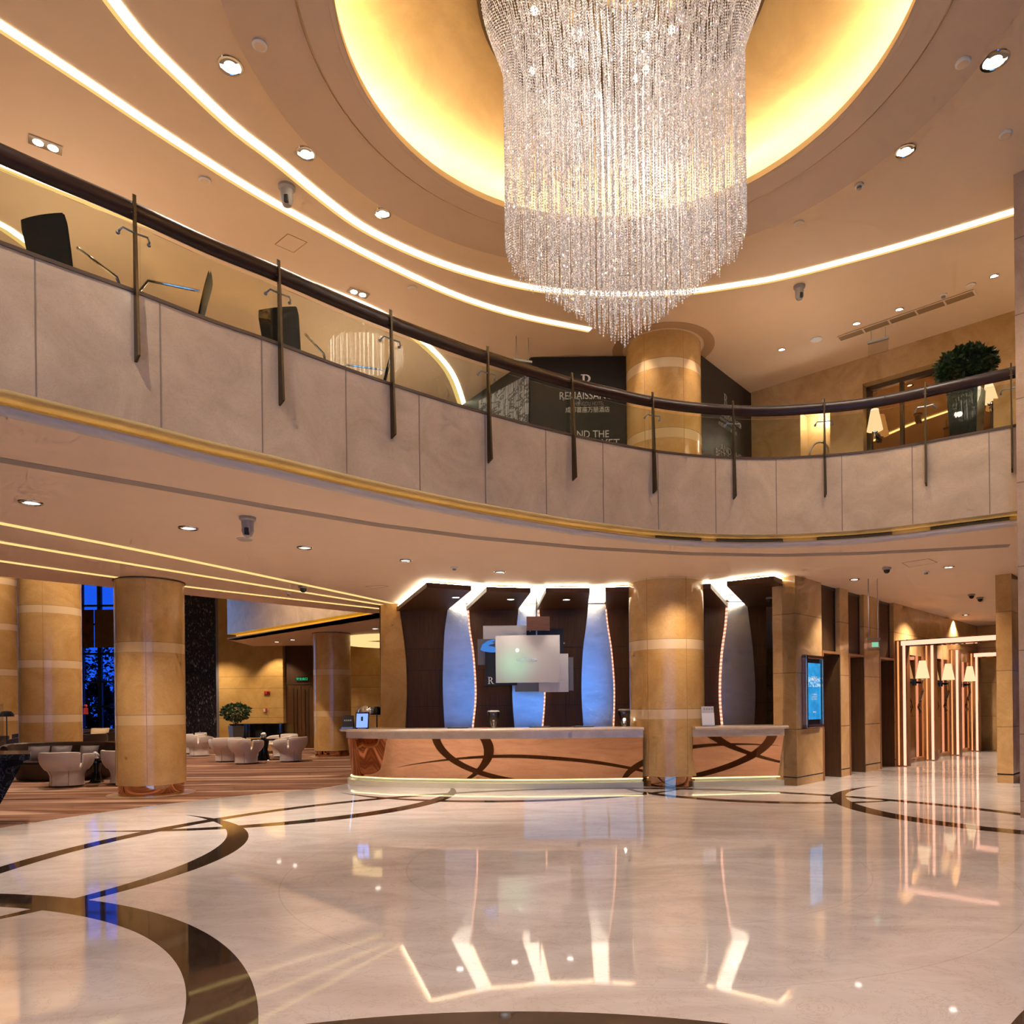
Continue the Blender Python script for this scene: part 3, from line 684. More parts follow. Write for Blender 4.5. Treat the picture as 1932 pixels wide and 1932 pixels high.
canopy((1030, 1118), (1112.7, 1118), 1015, 1109, 'dark timber canopy right of the hanging display rod')
canopy((1142.4, 1117), (1341, 1110), 1143.5, 1372.6, 'wide dark timber canopy running behind the golden column', nosp=True)
canopy((1371.5, 1106), (1460, 1096), 1409.5, 1476, 'rightmost dark timber canopy next to the marble pier', (1476, 1102))
# shaped silver panels with light along one edge
def shaped(L, Rr, mat, led, label, name='silver_light_panel', cat='wall panel', grp='shaped silver wall panels', dep=.10, gap=None):
    yp = YB - dep
    L = L + [(L[-1][0], 1420), (L[-1][0] + 1, 1457.5)]; Rr = Rr + [(Rr[-1][0], 1420), (Rr[-1][0] + 1, 1457.5)]
    Lp = [atY(x, y, yp) for x, y in L]; Rp = [atY(x, y, yp) for x, y in Rr]; Lp[-1].z = Rp[-1].z = .001
    Lp = smoothline(crom(Lp, 6), 2); Rp = smoothline(crom(Rp, 6), 2)
    t = thing(name, label, cat, ((Lp[0].x + Rp[0].x) / 2, yp, 0), group=grp)
    MB().plate(Lp + Rp[::-1], dep - .012, (0, 1, 0)).build('face', mat, t)
    if led: MB().prism([pt(*gap[0], ZK)[:], pt(*gap[1], ZK)[:], (atY(gap[2], 1300, YB).x, YB - .14), (atY(gap[3], 1300, YB).x, YB - .14)], 3.87, 3.885).build('gap_glow', 'gapglow', t)  # glowing sheet added for the bright lit ceiling between the canopies
    if led:
        E = Rp if led == 'R' else Lp; sg = 1 if led == 'R' else -1
        m = MB(); m.ribbon([p + Vector((sg * -.012, -.006, 0)) for p in E], [p + Vector((sg * .022, -.006, 0)) for p in E]); m.ribbon([p + Vector((sg * .022, -.006, 0)) for p in E], [p + Vector((sg * .022, .08, 0)) for p in E]); m.build('edge_light', 'leddot', t, flip=False)
    return t
SP = [([(846, 1140), (843, 1160), (838, 1200), (835.5, 1275), (836, 1320), (839, 1376)], [(882, 1140), (885, 1185), (892, 1230), (896.5, 1290), (896, 1330), (891, 1376)], 'R', 'leftmost blue grey silver panel on the timber wall, glowing along its right edge'),
      ([(979, 1140), (974, 1190), (968, 1240), (966.5, 1300), (968, 1340), (971, 1376)], [(1015, 1140), (1019, 1190), (1025, 1240), (1027.6, 1300), (1026, 1340), (1023, 1376)], 'R', 'blue silver panel partly hidden by the hanging display boards'),
      ([(1110, 1140), (1106, 1180), (1100, 1225), (1097, 1285), (1098, 1330), (1101, 1376)], [(1142, 1140), (1146, 1180), (1153, 1225), (1158, 1285), (1158.5, 1330), (1157, 1376)], 'R', 'bright blue silver panel between the display boards and the golden column'),
      ([(1373, 1136), (1370, 1180), (1363, 1230), (1359.5, 1285), (1360, 1330), (1364, 1376)], [(1409.5, 1136), (1413, 1165), (1420, 1220), (1425, 1290), (1425, 1330), (1423, 1376)], 'L', 'grey silver panel right of the golden column, glowing along its left edge')]
GAPS = [((891, 1114), (916, 1116), 880, 848), ((1003, 1118), (1028, 1118), 1013, 981), ((1115, 1118), (1140, 1117), 1141, 1111), ((1343, 1110), (1369, 1106), 1406, 1375)]
for (L, Rr, led, lab), gp in zip(SP, GAPS): shaped(L, Rr, 'silverleaf', led, lab, gap=gp)
shaped([(718, 1136), (718, 1200), (718, 1300), (718, 1385)], [(752, 1136), (758, 1180), (765, 1240), (767, 1300), (766, 1340), (764, 1385)], 'colplain', None, 'golden marble pilaster with a curved right side at the left end of the timber wall', 'marble_pilaster', 'pilaster', 'marble pilasters', .11)

# ---- front desk
def desk(front, zt, label, left_round, name='reception_desk'):
    C = resample(front, .1); N = normals(C, 1); N = [(p, n if n.y > 0 or abs(n.y) < .2 and n.x > 0 else -n) for p, n in N]
    t = thing(name, label, 'counter', (C[len(C) // 2].x, C[len(C) // 2].y, 0), group='front desk counters')
    MB().sweep(N, [(-.17, zt - .02), (-.155, zt), (.62, zt), (.62, zt - .055), (-.155, zt - .055), (-.17, zt - .035)]).build('worktop', 'counter', t, smooth=True)
    MB().sweep(N, [(-.03, zt - .055), (.4, zt - .055), (.4, zt - .19), (-.03, zt - .19)]).build('apron', 'counter', t)
    MB().sweep(N, [(-.02, zt - .19), (.4, zt - .19), (.4, .17), (.075, .17)]).build('mirror_front', 'copper', t, smooth=True)
    MB().sweep(N, [(-.02, .10), (-.02, .0), (.4, .0), (.4, .16), (.10, .16), (.10, .105)]).build('plinth', 'plinth', t)
    MB().sweep(N, [(.045, .15), (.045, .165), (.07, .165), (.07, .15)]).build('plinth_light', emis('plinth_glow_' + ('a' if left_round else 'b'), 'fff0b0', 2.2), t)
    return t
f0, f1 = at(1216, 1486, 0), at(820, 1487, 0)
fl = [at(x, y, 0) for x, y in ((1214, 1485.5), (1100, 1487), (1000, 1488), (900, 1487.5), (800, 1486), (730, 1484.5), (690, 1482))]
fl = [Vector(p.to_2d()) for p in fl]
e = fl[-1]; fl += [e + Vector((-.24, .12)), e + Vector((-.42, .34)), e + Vector((-.5, .62)), e + Vector((-.5, .95))]
fl = smoothline([Vector(p.to_2d()) for p in crom([Vector((*p, 0)) for p in fl], 6)], 2)[::-1]
ZD = 1.12
desk(fl, ZD, 'long front desk with pale marble top and copper mirror front, left end rounded', True)
g0, g1 = at(1308, 1485, 0), at(1482, 1481, 0)
desk([g0.to_2d(), (g0.to_2d() + g1.to_2d()) / 2, g1.to_2d()], ZD, 'short front desk counter between the golden column and the marble pier', False)

# ---- hanging display boards
def board(x0, y0, x1, y1, Y, mat, label, th=.02):
    a, b = atY(x0, y1, Y), atY(x1, y0, Y)
    o = MB().box(((a.x + b.x) / 2, Y, (a.z + b.z) / 2), (b.x - a.x, th, b.z - a.z)).build('board', mat, T); 
    if label: o['label'] = label
    return o
T = thing('hanging_display', 'overlapping white, grey, black and brown boards hung on a rod over the front desk', 'display', atY(1012, 1240, 15.3))
board(911.7, 1180, 993, 1208, 15.36, 'whitepanel', 'white board at the upper left')
board(993.6, 1163, 1037, 1190, 15.22, 'brownboard', 'brown timber board on top')
board(993, 1186, 1062.7, 1233, 15.40, 'jet', 'black board at the upper right')
gl = board(901.6, 1205.6, 937, 1254.5, 15.34, 'greypanel', 'grey board at the left edge')
bl = board(916, 1220, 975, 1293.5, 15.28, 'jet', 'black board with a letter R')
mn = board(935.6, 1198, 1056, 1288.5, 15.20, None, 'large white middle board with a pale projected image'); mn.data.materials.append(projm())
board(1016.9, 1233, 1072, 1306, 15.25, 'whitepanel', 'white board at the lower right')
board(972, 1286, 1021, 1305, 15.30, 'greypanel', 'grey board at the bottom')
board(1064, 1240, 1081.5, 1303, 15.32, 'greypanel', 'grey board at the right edge')
r = MB(); a, b = atY(1012, 1164, 15.24), atY(1012, 1108, 15.24); b.z = 3.867; r.tube([a, b], .014, 8)
for (x, y) in ((1000, 1190), (950, 1200), (1045, 1235), (985, 1255)): p = atY(x, y, 15.3); r.bar(p, p + Vector((0, .12, 0)), .02, .02)
p0, p1 = atY(925, 1215, 15.42), atY(1066, 1255, 15.42); r.bar((p0.x, 15.42, p0.z), (p1.x, 15.42, p0.z), .03, .03); r.bar((a.x, 15.38, a.z), (a.x, 15.42, p1.z), .03, .03)
r.build('hanging_rod', 'silver', T)
RX, RZ, NY = (1, 0, 0), (0, 0, 1), (0, -1, 0)
def serifR(origin, h, parent, mat, right=RX, n=NY):
    R, Zv, Nn = Vector(right).normalized(), Vector((0, 0, 1)), Vector(n).normalized(); o = Vector(origin)
    def q(x, z): return o + R * x * h + Zv * z * h
    m = MB()
    def poly(P): m.plate([q(x, z) for x, z in P], .006, Nn)
    poly([(.12, .04), (.26, .04), (.26, .96), (.12, .96)]); poly([(0, 0), (.38, 0), (.38, .05), (0, .05)]); poly([(0, .95), (.3, .95), (.3, 1), (0, 1)])
    arcs = [(.30 + .36 * math.sin(a), .73 + .27 * math.cos(a)) for a in np.linspace(0, PI, 13)]; arci = [(.30 + .21 * math.sin(a), .73 + .21 * math.cos(a)) for a in np.linspace(0, PI, 13)]
    for i in range(12): poly([arcs[i], arcs[i + 1], arci[i + 1], arci[i]])
    poly([(.24, .94), (.31, .94), (.31, 1), (.24, 1)]); poly([(.24, .46), (.31, .46), (.31, .52), (.24, .52)])
    poly([(.34, .48), (.5, .5), (.78, .06), (.62, .04)]); poly([(.6, 0), (.92, 0), (.92, .05), (.66, .06)])
    return m.build('letter', mat, parent)
serifR(atY(920.5, 1290.5, 15.265), .145, bl, 'letter')
p = atY(994, 1248, 15.185); text('NAVIGATOR', .075, 'lettering', 'lettermain', mn, p, RX, RZ, NY)
hand = [(906, 1226), (910, 1216), (920, 1209), (932, 1206), (936, 1208), (926, 1212), (934, 1213), (920, 1218), (935, 1221), (935, 1231), (925, 1231), (912, 1229)]
MB().plate([atY(x, y, 15.262) for x, y in hand], .003, NY).build('projection', 'bluehand', bl)

# ---- things on the desk
def onto(x, y, z=ZD): return at(x, y, z)
def vase_lamp(x, lit, label):
    d = 14.0; p = atY(x, 1372, d); p.z = ZD + .0005
    t = thing('glass_lamp', label, 'lamp', p, group='glass lamps on the front desk')
    MB().lathe([(.05, 0), (.07, .06), (.105, .16), (.122, .26), (.118, .31), (.10, .335), (.07, .345)], p, 32, caps=False).build('glass_body', 'glasslamp', t, smooth=True)
    MB().lathe([(.05, .004), (.052, .02), (.03, .03), (.012, .04), (.012, .10), (.02, .11)], p, 24).build('holder', 'chrome', t, smooth=True)
    MB().lathe([(.118, .308), (.122, .315), (.1, .338), (.096, .33)], p, 32, caps=False).build('rim', 'silver', t, smooth=True)
    MB().sphere(p + Vector((0, 0, .135)), .024, 12, 8).build('bulb', 'bulb' if lit else 'chrome', t, smooth=True)
vase_lamp(931.5, False, 'unlit glass lamp standing on the long front desk, left of centre')
vase_lamp(1178, True, 'glass lamp with a burning bulb standing beside the golden column')
p = atY(683.5, 1376, 14.3); p.z = ZD
t = thing('tablet', 'tablet with a glowing blue screen standing at the left end of the front desk', 'tablet', p)
rt = Matrix.Rotation(math.radians(-12), 3, 'X')
MB().box(p + Vector((0, 0, .165)), (.27, .014, .33), rt).build('case', 'black', t, bevel=.004)
MB().box(p + Vector((0, -.009, .165)), (.225, .004, .28), rt).build('screen', 'tabscreen', t)
MB().box(p + Vector((0, -.0125, .20)), (.04, .002, .085), rt).build('picture', 'jet', t)
glyphs(5, 2, .12, .055, 'lettering', 'white', t, p + Vector((0, -.018, .07)), RX, RZ, NY)
MB().box(p + Vector((0, .02, .012)), (.16, .14, .022)).build('stand', 'silver', t)
p = atY(656.5, 1376, 14.42); p.z = ZD
t = thing('tent_card', 'small black tent card with pale writing left of the tablet', 'sign', p)
MB().box(p + Vector((0, 0, .15)), (.215, .006, .225), rt).box(p + Vector((0, .07, .15)), (.215, .006, .24), Matrix.Rotation(math.radians(14), 3, 'X')).build('card', 'jet', t)
MB().box(p + Vector((0, .0, .02)), (.225, .13, .035)).build('base', plain('acrylic_blue', '6a8ac0', .1), t)
glyphs(4, 1, .16, .04, 'lettering', 'letter', t, p + Vector((0, -.012, .15)), RX, RZ, NY)
MB().box(p + Vector((0, -.006, .095)), (.2, .003, .05), rt).build('picture', plain('card_blue_print', '1a4a86', .4), t)
p = atY(690, 1372, 14.65); p.z = ZD
t = thing('dome_lamp', 'polished dome table lamp behind the tablet', 'lamp', p, group='dome table lamps')
MB().lathe([(.15, .30), (.148, .36), (.12, .42), (.06, .455), (.002, .46)], p, 24, caps=False).build('lamp_shade', 'chrome', t, smooth=True)
MB().lathe([(.09, 0), (.09, .015), (.012, .03), (.012, .44)], p, 20).build('stem', 'chrome', t, smooth=True)
for x, lab in ((865, 'flat black folder lying left of the unlit glass lamp'), (1018, 'flat black folder lying on the desk under the display boards'), (1100, 'flat black folder lying near the bright blue panel')):
    p = atY(x, 1372, 14.1); p.z = ZD + .008
    t = thing('folder', lab, 'folder', p, group='black folders on the front desk')
    MB().box(p, (.40, .26, .014)).build('cover', 'jet', t, bevel=.003); MB().box(p + Vector((.02, .0, .009)), (.33, .22, .004)).build('page', 'greypanel', t)
p = atY(915, 1372, 14.0); p.z = ZD + .006
t = thing('pen_tray', 'thin red tray beside the unlit glass lamp', 'tray', p); MB().box(p, (.12, .08, .01)).build('tray_base', 'red', t, bevel=.003); MB().tube([p + Vector((-.05, 0, .01)), p + Vector((.05, .01, .01))], .004).build('pen', 'jet', t)
p = atY(1336, 1370, 13.62); p.z = ZD
t = thing('brochure_stand', 'acrylic stand with pale printed leaflets on the right counter', 'brochure stand', p)
MB().box(p + Vector((0, .02, .19)), (.235, .006, .37), rt).build('back_leaflet', plain('leaflet_grey', 'b4b4ba', .5), t)
MB().box(p + Vector((-.005, -.03, .13)), (.235, .006, .24), rt).build('leaflet', plain('leaflet_print', 'dcdce0', .5), t)
MB().box(p + Vector((-.005, -.024, .07)), (.23, .004, .12), rt).build('picture', plain('leaflet_picture', '6a6478', .5, var=.6), t)
MB().box(p + Vector((0, .0, .01)), (.25, .14, .018)).build('stand', 'glassclear', t)
glyphs(4, 1, .19, .045, 'lettering', plain('leaflet_ink', '6a6a74', .5), t, p + Vector((0, -.018, .30)), RX, RZ, NY)
# black desk lamp half hidden behind the pilaster
p = atY(711, 1355, 17.4); p.z = 0
t = thing('dome_lamp', 'black dome lamp peeking out behind the left pilaster', 'lamp', p, group='dome table lamps')
MB().lathe([(.17, 1.36), (.168, 1.42), (.13, 1.52), (.06, 1.56), (.002, 1.565)], p, 24, caps=False).build('lamp_shade', 'black', t, smooth=True)
MB().lathe([(.14, 0.007), (.14, .03), (.014, .05), (.014, 1.5)], p, 20).build('stem', 'black', t, smooth=True)

# ---- wall screen on the lift wall
a, b = ws(1514), ws(1547); zl, zh = wp(1530, 1373).z, wp(1530, 1237).z
t = thing('wall_screen', 'tall wall screen glowing blue in a copper frame beside the first lift doorway', 'screen', E0 + U * (a + b) / 2 + V * .05)
fm = MB()
for q0, q1, za, zb in ((a, b, zl, zl + .07), (a, b, zh - .07, zh), (a, a + .06, zl, zh), (b - .06, b, zl, zh)): fm.prism(wseg(q0, q1, 0, 0, -.10, .0), za, zb)
fm.build('frame', 'copper', t, bevel=.012)
MB().prism(wseg(a + .05, b - .05, 0, 0, -.06, .0), zl + .05, zh - .05).build('bezel', 'black', t)
MB().prism(wseg(a + .10, b - .10, 0, 0, -.066, -.058), zl + .16, zh - .15).build('screen', 'screen', t)
pz = E0 + U * (a + b) / 2 + V * .068; nn = V
for z, h, w_, k_ in ((zh - .50, .12, .28, 4), (zl + .52, .14, .26, 7), (zl + .28, .04, .14, 5)): glyphs(k_, 1 if h < .13 else 3, w_, h, 'lettering', 'letter', t, (pz.x, pz.y, z), U, RZ, V)

# ---- exit sign hanging before the lifts
def exit_sign(x, ytop, ysign, d, label, w=.42, green=True, yrot=0):
    p = atY(x, ysign, d); zt = atY(x, ytop, d).z
    t = thing('exit_sign', label, 'sign', p, group='hanging exit signs')
    R = Matrix.Rotation(yrot, 3, 'Z'); ax = R @ Vector((1, 0, 0))
    MB().box(p + Vector((0, 0, .085)), (w, .05, .035), R).build('housing', 'silver', t)
    MB().box(p + Vector((0, 0, -.035)), (w - .02, .012, .2), R).build('panel', M['green'] if green else M['glassclear'], t)
    r = MB()
    for s_ in (-1, 1): q = p + ax * s_ * w * .33; r.tube([(q.x, q.y, p.z + .1), (q.x, q.y, zt)], .008, 6)
    r.build('hanging_rod', 'silver', t)
    if green: text('安全出口', .085, 'lettering', 'whitepanel', t, p + R @ Vector((0, -.008, -.085)), ax, RZ, R @ Vector((0, -1, 0)), depth=.002)
    return t
es = exit_sign(1648, 1086, 1214, 13.9, 'small hanging exit sign in front of the lift wall', .26, False)
es2 = MB().box(atY(1651, 1216, 13.88), (.12, .008, .09)).build('panel_glow', emis('pale_green_sign', '8ad8b0', .9), es)
p = atY(570, 1281, YW + .25)
t = thing('exit_sign', 'green exit sign above the dark double door', 'sign', p, group='wall exit signs'); MB().box(p, (.46, .04, .17)).build('housing', 'jet', t)
text('安全出口', .11, 'lettering', 'green', t, p + Vector((0, -.022, -.06)), RX, RZ, NY, depth=.004)

# ---- portals with light strips, mirrors, sconces
PB = [1696, 1749, 1796, 1833]; PS = [ws(x) for x in PB]; PH = 3.0
print('portal s', PS, 'E0', E0)
labs = ['first mirror portal post with bright light strips, next to the third lift doorway', 'second mirror portal post with a light strip', 'third mirror portal post with a light strip', 'fourth mirror portal post with a light strip, farthest along the lift wall']
for i, s_ in enumerate(PS):
    b0 = E0 + U * s_
    t = thing('mirror_portal', labs[i], 'portal', b0, group='lit mirror portals')
    if i == 0: wseg2 = lambda a, b, d0, d1: wseg(s_ + a, s_ + b, 0, 0, -d1, -d0)
    MB().prism(wseg(s_ - .22, s_ + .02, 0, 0, -.26, .0), 0, PH).build('post', 'woodframe', t)
    MB().prism(wseg(s_ - .232, s_ - .221, 0, 0, -.235, -.175), .02, PH - .02).build('light_strip', 'ledpink', t)
    MB().prism(wseg(s_ - .235, s_ - .221, 0, 0, -.09, -.055), .02, PH - .02).build('light_strip', emis(f'led_orange_{i}', 'ffa868', 1.1), t)
    MB().prism(wseg(s_ + .02, s_ + .3, 0, 0, -.05, .0), 0, PH).build('dark_side', plain(f'red_marble_{i}', '30100c', .15), t)
    if i in (0, 3):
        L = 2.75
        MB().prism(wseg(s_ - .22, s_ + .02, 0, 0, -L, -.26), PH - .16, PH).build('lintel', 'bronze_mirror', t)
        MB().prism(wseg(s_ - .234, s_ - .221, 0, 0, -L, -.14), PH - .13, PH - .02).build('light_strip', 'ledpink', t)
    # mirror panel between this post and the next
    e_ = PS[i + 1] - .35 if i < 3 else s_ + 1.5
    mr = thing('wall_mirror', ['bronze wall mirror in the first bay after the lifts', 'bronze wall mirror in the second bay after the lifts', 'bronze wall mirror in the third bay after the lifts', 'bronze wall mirror in the farthest bay of the lift lobby'][i], 'mirror', b0 + U * .8, group='bronze mirrors of the lift lobby')
    MB().prism(wseg(s_ + .32, e_, 0, 0, -.02, .0), .12, PH - .3).build('mirror', 'bronze_mirror', mr)
    fe = MB(); fe.prism(wseg(s_ + .31, s_ + .34, 0, 0, -.03, .0), .10, PH - .28); fe.prism(wseg(s_ + .31, e_, 0, 0, -.03, .0), .10, .13); fe.build('frame', 'gold', mr)
def sconce(p, n, label, grp, sc_=1.0, arms=True):
    n = Vector(n).normalized(); r = Vector((n.y, -n.x, 0)); t = thing('wall_sconce', label, 'wall lamp', p, group=grp)
    MB().tube([p, p + n * .16], .03 * sc_, 10).box(p + n * .02, (.03, .06, .16), Matrix((n, r, Vector((0, 0, 1)))).transposed()).build('wall_plate', 'black', t)
    arm = MB(); arm.tube([p + n * .14, p + n * .15 + Vector((0, 0, -.05)), p + n * .18 + Vector((0, 0, -.02)), p + n * .18 + Vector((0, 0, .09))], .014 * sc_, 8).lathe([(.05, 0), (.055, .02), (.02, .03)], p + n * .18 + Vector((0, 0, .05)), 16)
    arm.build('arm', 'chrome', t, smooth=True)
    if arms:
        h = MB()
        for k in range(3):
            b = p + n * (.12 + .03 * k) + r * (.03 * (k - 1))
            h.tube([b, b + Vector((0, 0, -.25)) + n * .03, b + Vector((0, 0, -.45)) - n * .03, b + Vector((0, 0, -.62)) - n * .07, b + Vector((0, 0, -.8 + .03 * k)) - n * .01], .011, 6)
        h.build('horn', 'chrome', t, smooth=True)
    b = p + n * .18 + Vector((0, 0, .10))
    MB().lathe([(.16 * sc_, 0), (.075 * sc_, .44 * sc_)], b, 24, caps=False).build('lamp_shade', 'shade', t, smooth=True)
    return t
for i, s_ in enumerate(PS):
    e_ = PS[i + 1] if i < 3 else s_ + 1.9
    sconce(E0 + U * (s_ + .35 + (e_ - s_ - .6) * .5) + V * .03 + Vector((0, 0, 2.02)), V, ['wall lamp with a glowing cone shade in the first mirror bay', 'wall lamp with a glowing cone shade in the second mirror bay', 'wall lamp with a glowing cone shade in the third mirror bay', 'wall lamp with a glowing cone shade in the farthest mirror bay'][i], 'wall lamps of the lift lobby')
# planter at the far end
p = at(1853, 1404, 0); p = E0 + U * (PS[3] + 1.9) + V * 1.35; p.z = 0
t = thing('copper_planter', 'copper box planter with white flowers in a vase at the lift lobby end', 'planter', p)
Rz = math.atan2(U.y, U.x)
MB().box(p + Vector((0, 0, .5)), (.42, .55, 1.0), z=Rz).build('box', 'copper', t); MB().box(p + Vector((0, 0, .03)), (.44, .57, .06), z=Rz).build('base', 'black', t)
MB().box(p + Vector((0, 0, 1.3)), (.3, .36, .6), z=Rz).build('glass_vase', plain('dark_glass_vase', '101a12', .05), t)
fl_ = MB()
for k in range(26): fl_.sphere(p + Vector((random.uniform(-.17, .17), random.uniform(-.2, .2), 1.63 + random.uniform(0, .12))), .045, 8, 5)
fl_.build('flowers', 'petal', t, smooth=True)
# ================================================================ RAILING
ZH0, ZH1 = 5.885, 6.02
rt_ = thing('balcony_railing', 'curved glass balcony railing with a dark wooden handrail and bronze blade posts', 'railing', (BC[len(BC) // 2].x, BC[len(BC) // 2].y, ZCOP))
hp = [(.04 + .05 * math.cos(a), (ZH0 + ZH1) / 2 + .082 * math.sin(a)) for a in np.linspace(0, 2 * PI, 12, endpoint=False)]
MB().sweep(BN, hp).build('handrail', 'rail', rt_, smooth=True)
posts = [(253, 552), (526, 650), (738, 725), (917, 783), (1077, 823), (1231, 851), (1386, 862), (1556, 859), (1746.5, 834), (1909, 804)]
PP = [curve_at(x, y, ZCOP) for x, y in posts]
p0, n0_ = PP[0]; d = (PP[0][0] - PP[1][0]).normalized()
# one more post out of frame on the left, on the curve
lo = min(BN, key=lambda q: abs((q[0] - p0).length - 1.75) + (5 if q[0].x > p0.x else 0)); PP = [(lo[0], lo[1])] + PP
for p, n in PP:
    n = n.normalized(); R = Vector((-n.x, -n.y, 0)); Z = Vector((0, 0, 1)); b = Vector((p.x, p.y, 0)); tn = Vector((-n.y, n.x, 0))
    P = [b + R * .003 + Z * 4.60, b + R * .10 + Z * 4.63, b + R * .03 + Z * 6.06, b + R * .002 + Z * 6.08]
    po = MB().plate([q - tn * .011 for q in P], .022, tn).build('post', 'steel', rt_)
    MB().bar(b + R * .004 + Z * 5.955, b - R * .02 + Z * 5.955, .05, .09).build('bracket', 'silver', po)
    cl = MB()
    for s_ in (-1, 1): cl.tube([b + R * .03 + Z * 5.72, b + R * .035 + tn * s_ * .10 + Z * 5.725, b + R * .02 + tn * s_ * .12 + Z * 5.70, b - R * .015 + tn * s_ * .125 + Z * 5.69], .009, 8).sphere(b - R * .012 + tn * s_ * .125 + Z * 5.69, .018, 8, 6)
    cl.build('glass_clamp', 'silver', po, smooth=True)
idx = [min(range(len(BC)), key=lambda k: (BC[k] - p).length) for p, n in PP] + [len(BC) - 1]
for i in range(len(idx) - 1):
    seg = [q for q in BN[idx[i]:idx[i + 1] + 1]]
    if len(seg) < 3: continue
    seg = seg[:]; 
    MB().sweep(seg, [(.02, ZCOP + .02), (.032, ZCOP + .02), (.032, 5.82), (.02, 5.82)]).build('glass_pane', 'glass', rt_)

# ================================================================ CHANDELIER
ch = thing('chandelier', 'huge crystal chandelier of hanging bead strands under the gold dome', 'chandelier', (DC.x, DC.y, 8.6))
def strand_np(path, pitch=.026, r=.0075, tail=.06):
    """chain of small octahedra along a polyline; numpy verts and faces."""
    P = np.array(path, float); seg = np.linalg.norm(np.diff(P, axis=0), axis=1); L = np.r_[0, np.cumsum(seg)]
    n = max(2, int(L[-1] / pitch)); t = np.linspace(0, L[-1], n + 1); A = np.stack([np.interp(t, L, P[:, k]) for k in range(3)], 1)
    mid = (A[1:] + A[:-1]) / 2; d = A[1:] - A[:-1]; d /= np.linalg.norm(d, axis=1)[:, None]
    ref = np.array([.3, .95, .05]); a = np.cross(d, ref); a /= np.linalg.norm(a, axis=1)[:, None]; b = np.cross(d, a)
    rad = np.full(n, r); rad[-3:] = r * 1.15
    ring = np.stack([mid + a * rad[:, None], mid + b * rad[:, None], mid - a * rad[:, None], mid - b * rad[:, None]], 1).reshape(-1, 3)
    V = np.vstack([A, ring]); i = np.arange(n); q = n + 1 + 4 * i; F = []
    for k in range(4):
        F.append(np.stack([i, q + k, q + (k + 1) % 4], 1)); F.append(np.stack([i + 1, q + (k + 1) % 4, q + k], 1))
    return V, np.vstack(F)
def np_mesh(name, V, F):
    me = bpy.data.meshes.new(name); me.vertices.add(len(V)); me.vertices.foreach_set('co', V.astype(np.float32).ravel())
    me.loops.add(len(F) * 3); me.loops.foreach_set('vertex_index', F.astype(np.int32).ravel())
    me.polygons.add(len(F)); me.polygons.foreach_set('loop_start', np.arange(len(F), dtype=np.int32) * 3)
    try: me.polygons.foreach_set('loop_total', np.full(len(F), 3, np.int32))
    except Exception: pass
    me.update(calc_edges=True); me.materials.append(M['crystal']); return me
H = 8.6
def path(r, jig=0):     # in the chandelier's own space (z relative to 8.6)
    if r > 1.05: return [(1.40, 0, -.02), (1.34, 0, -.2), (r + .05, 0, -.5), (r, 0, -.72), (r, 0, 6.12 + jig + (1.18 - r) * .3 - H)]
    zb = 5.10 + .88 * r + jig
    return [(r * 1.12 + .05, 0, -.04), (r, 0, -.7), (r, 0, zb - H)]
outer = []
N0 = 210
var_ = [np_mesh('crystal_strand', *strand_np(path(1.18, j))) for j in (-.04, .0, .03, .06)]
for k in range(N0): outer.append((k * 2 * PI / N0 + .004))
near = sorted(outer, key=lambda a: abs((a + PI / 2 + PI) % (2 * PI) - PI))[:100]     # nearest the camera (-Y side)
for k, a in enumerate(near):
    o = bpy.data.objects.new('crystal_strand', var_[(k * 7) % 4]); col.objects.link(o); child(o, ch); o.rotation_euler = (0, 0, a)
VV, FF, o_ = [], [], 0
def addring(r, n, j=.03, ph=0, skip=()):
    global o_
    for k in range(n):
        a = ph + 2 * PI * k / n
        if a in skip: continue
        v, f = strand_np(path(r, random.uniform(-j, j)), .028 if r < 1.1 else .026); c, s_ = math.cos(a), math.sin(a)
        v = v @ np.array([[c, s_, 0], [-s_, c, 0], [0, 0, 1]]); VV.append(v); FF.append(f + o_); o_ += len(v)
ns = set(near)
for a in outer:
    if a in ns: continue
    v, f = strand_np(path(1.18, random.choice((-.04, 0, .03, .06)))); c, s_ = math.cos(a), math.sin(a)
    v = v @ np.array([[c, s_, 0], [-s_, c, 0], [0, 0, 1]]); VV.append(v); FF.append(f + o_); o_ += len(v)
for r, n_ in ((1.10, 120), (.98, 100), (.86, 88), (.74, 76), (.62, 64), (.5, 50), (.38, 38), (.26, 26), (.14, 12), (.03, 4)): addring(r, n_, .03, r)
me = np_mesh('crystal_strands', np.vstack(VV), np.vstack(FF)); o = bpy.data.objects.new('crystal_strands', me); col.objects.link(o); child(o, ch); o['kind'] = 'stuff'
MB().lathe([(.2, 8.63), (1.44, 8.63), (1.44, 8.585), (1.38, 8.57), (.2, 8.60)], DC, 64, caps=False).build('ceiling_plate', plain('bronze_plate', '5a4420', .3, .6), ch, smooth=True)
MB().tube([(DC.x, DC.y, 8.6), (DC.x, DC.y, 8.9)], .06).build('suspension_rod', 'steel', ch)
for k in range(12):
    a = k * 2.399; r = .25 + .95 * ((k * 5) % 12) / 12; z = 8.22 + .12 * (k % 3)
    MB().sphere((DC.x + r * math.cos(a), DC.y + r * math.sin(a), z), .035, 10, 8).build('bulb', 'bulb', ch, smooth=True)
for k in range(5):
    a = 1.2 + k * 1.3; r = .55
    MB().sphere((DC.x + r * math.cos(a), DC.y + r * math.sin(a) - .4, 8.1 + .1 * (k % 2)), .07, 12, 8).build('crystal_ball', 'chrome', ch)

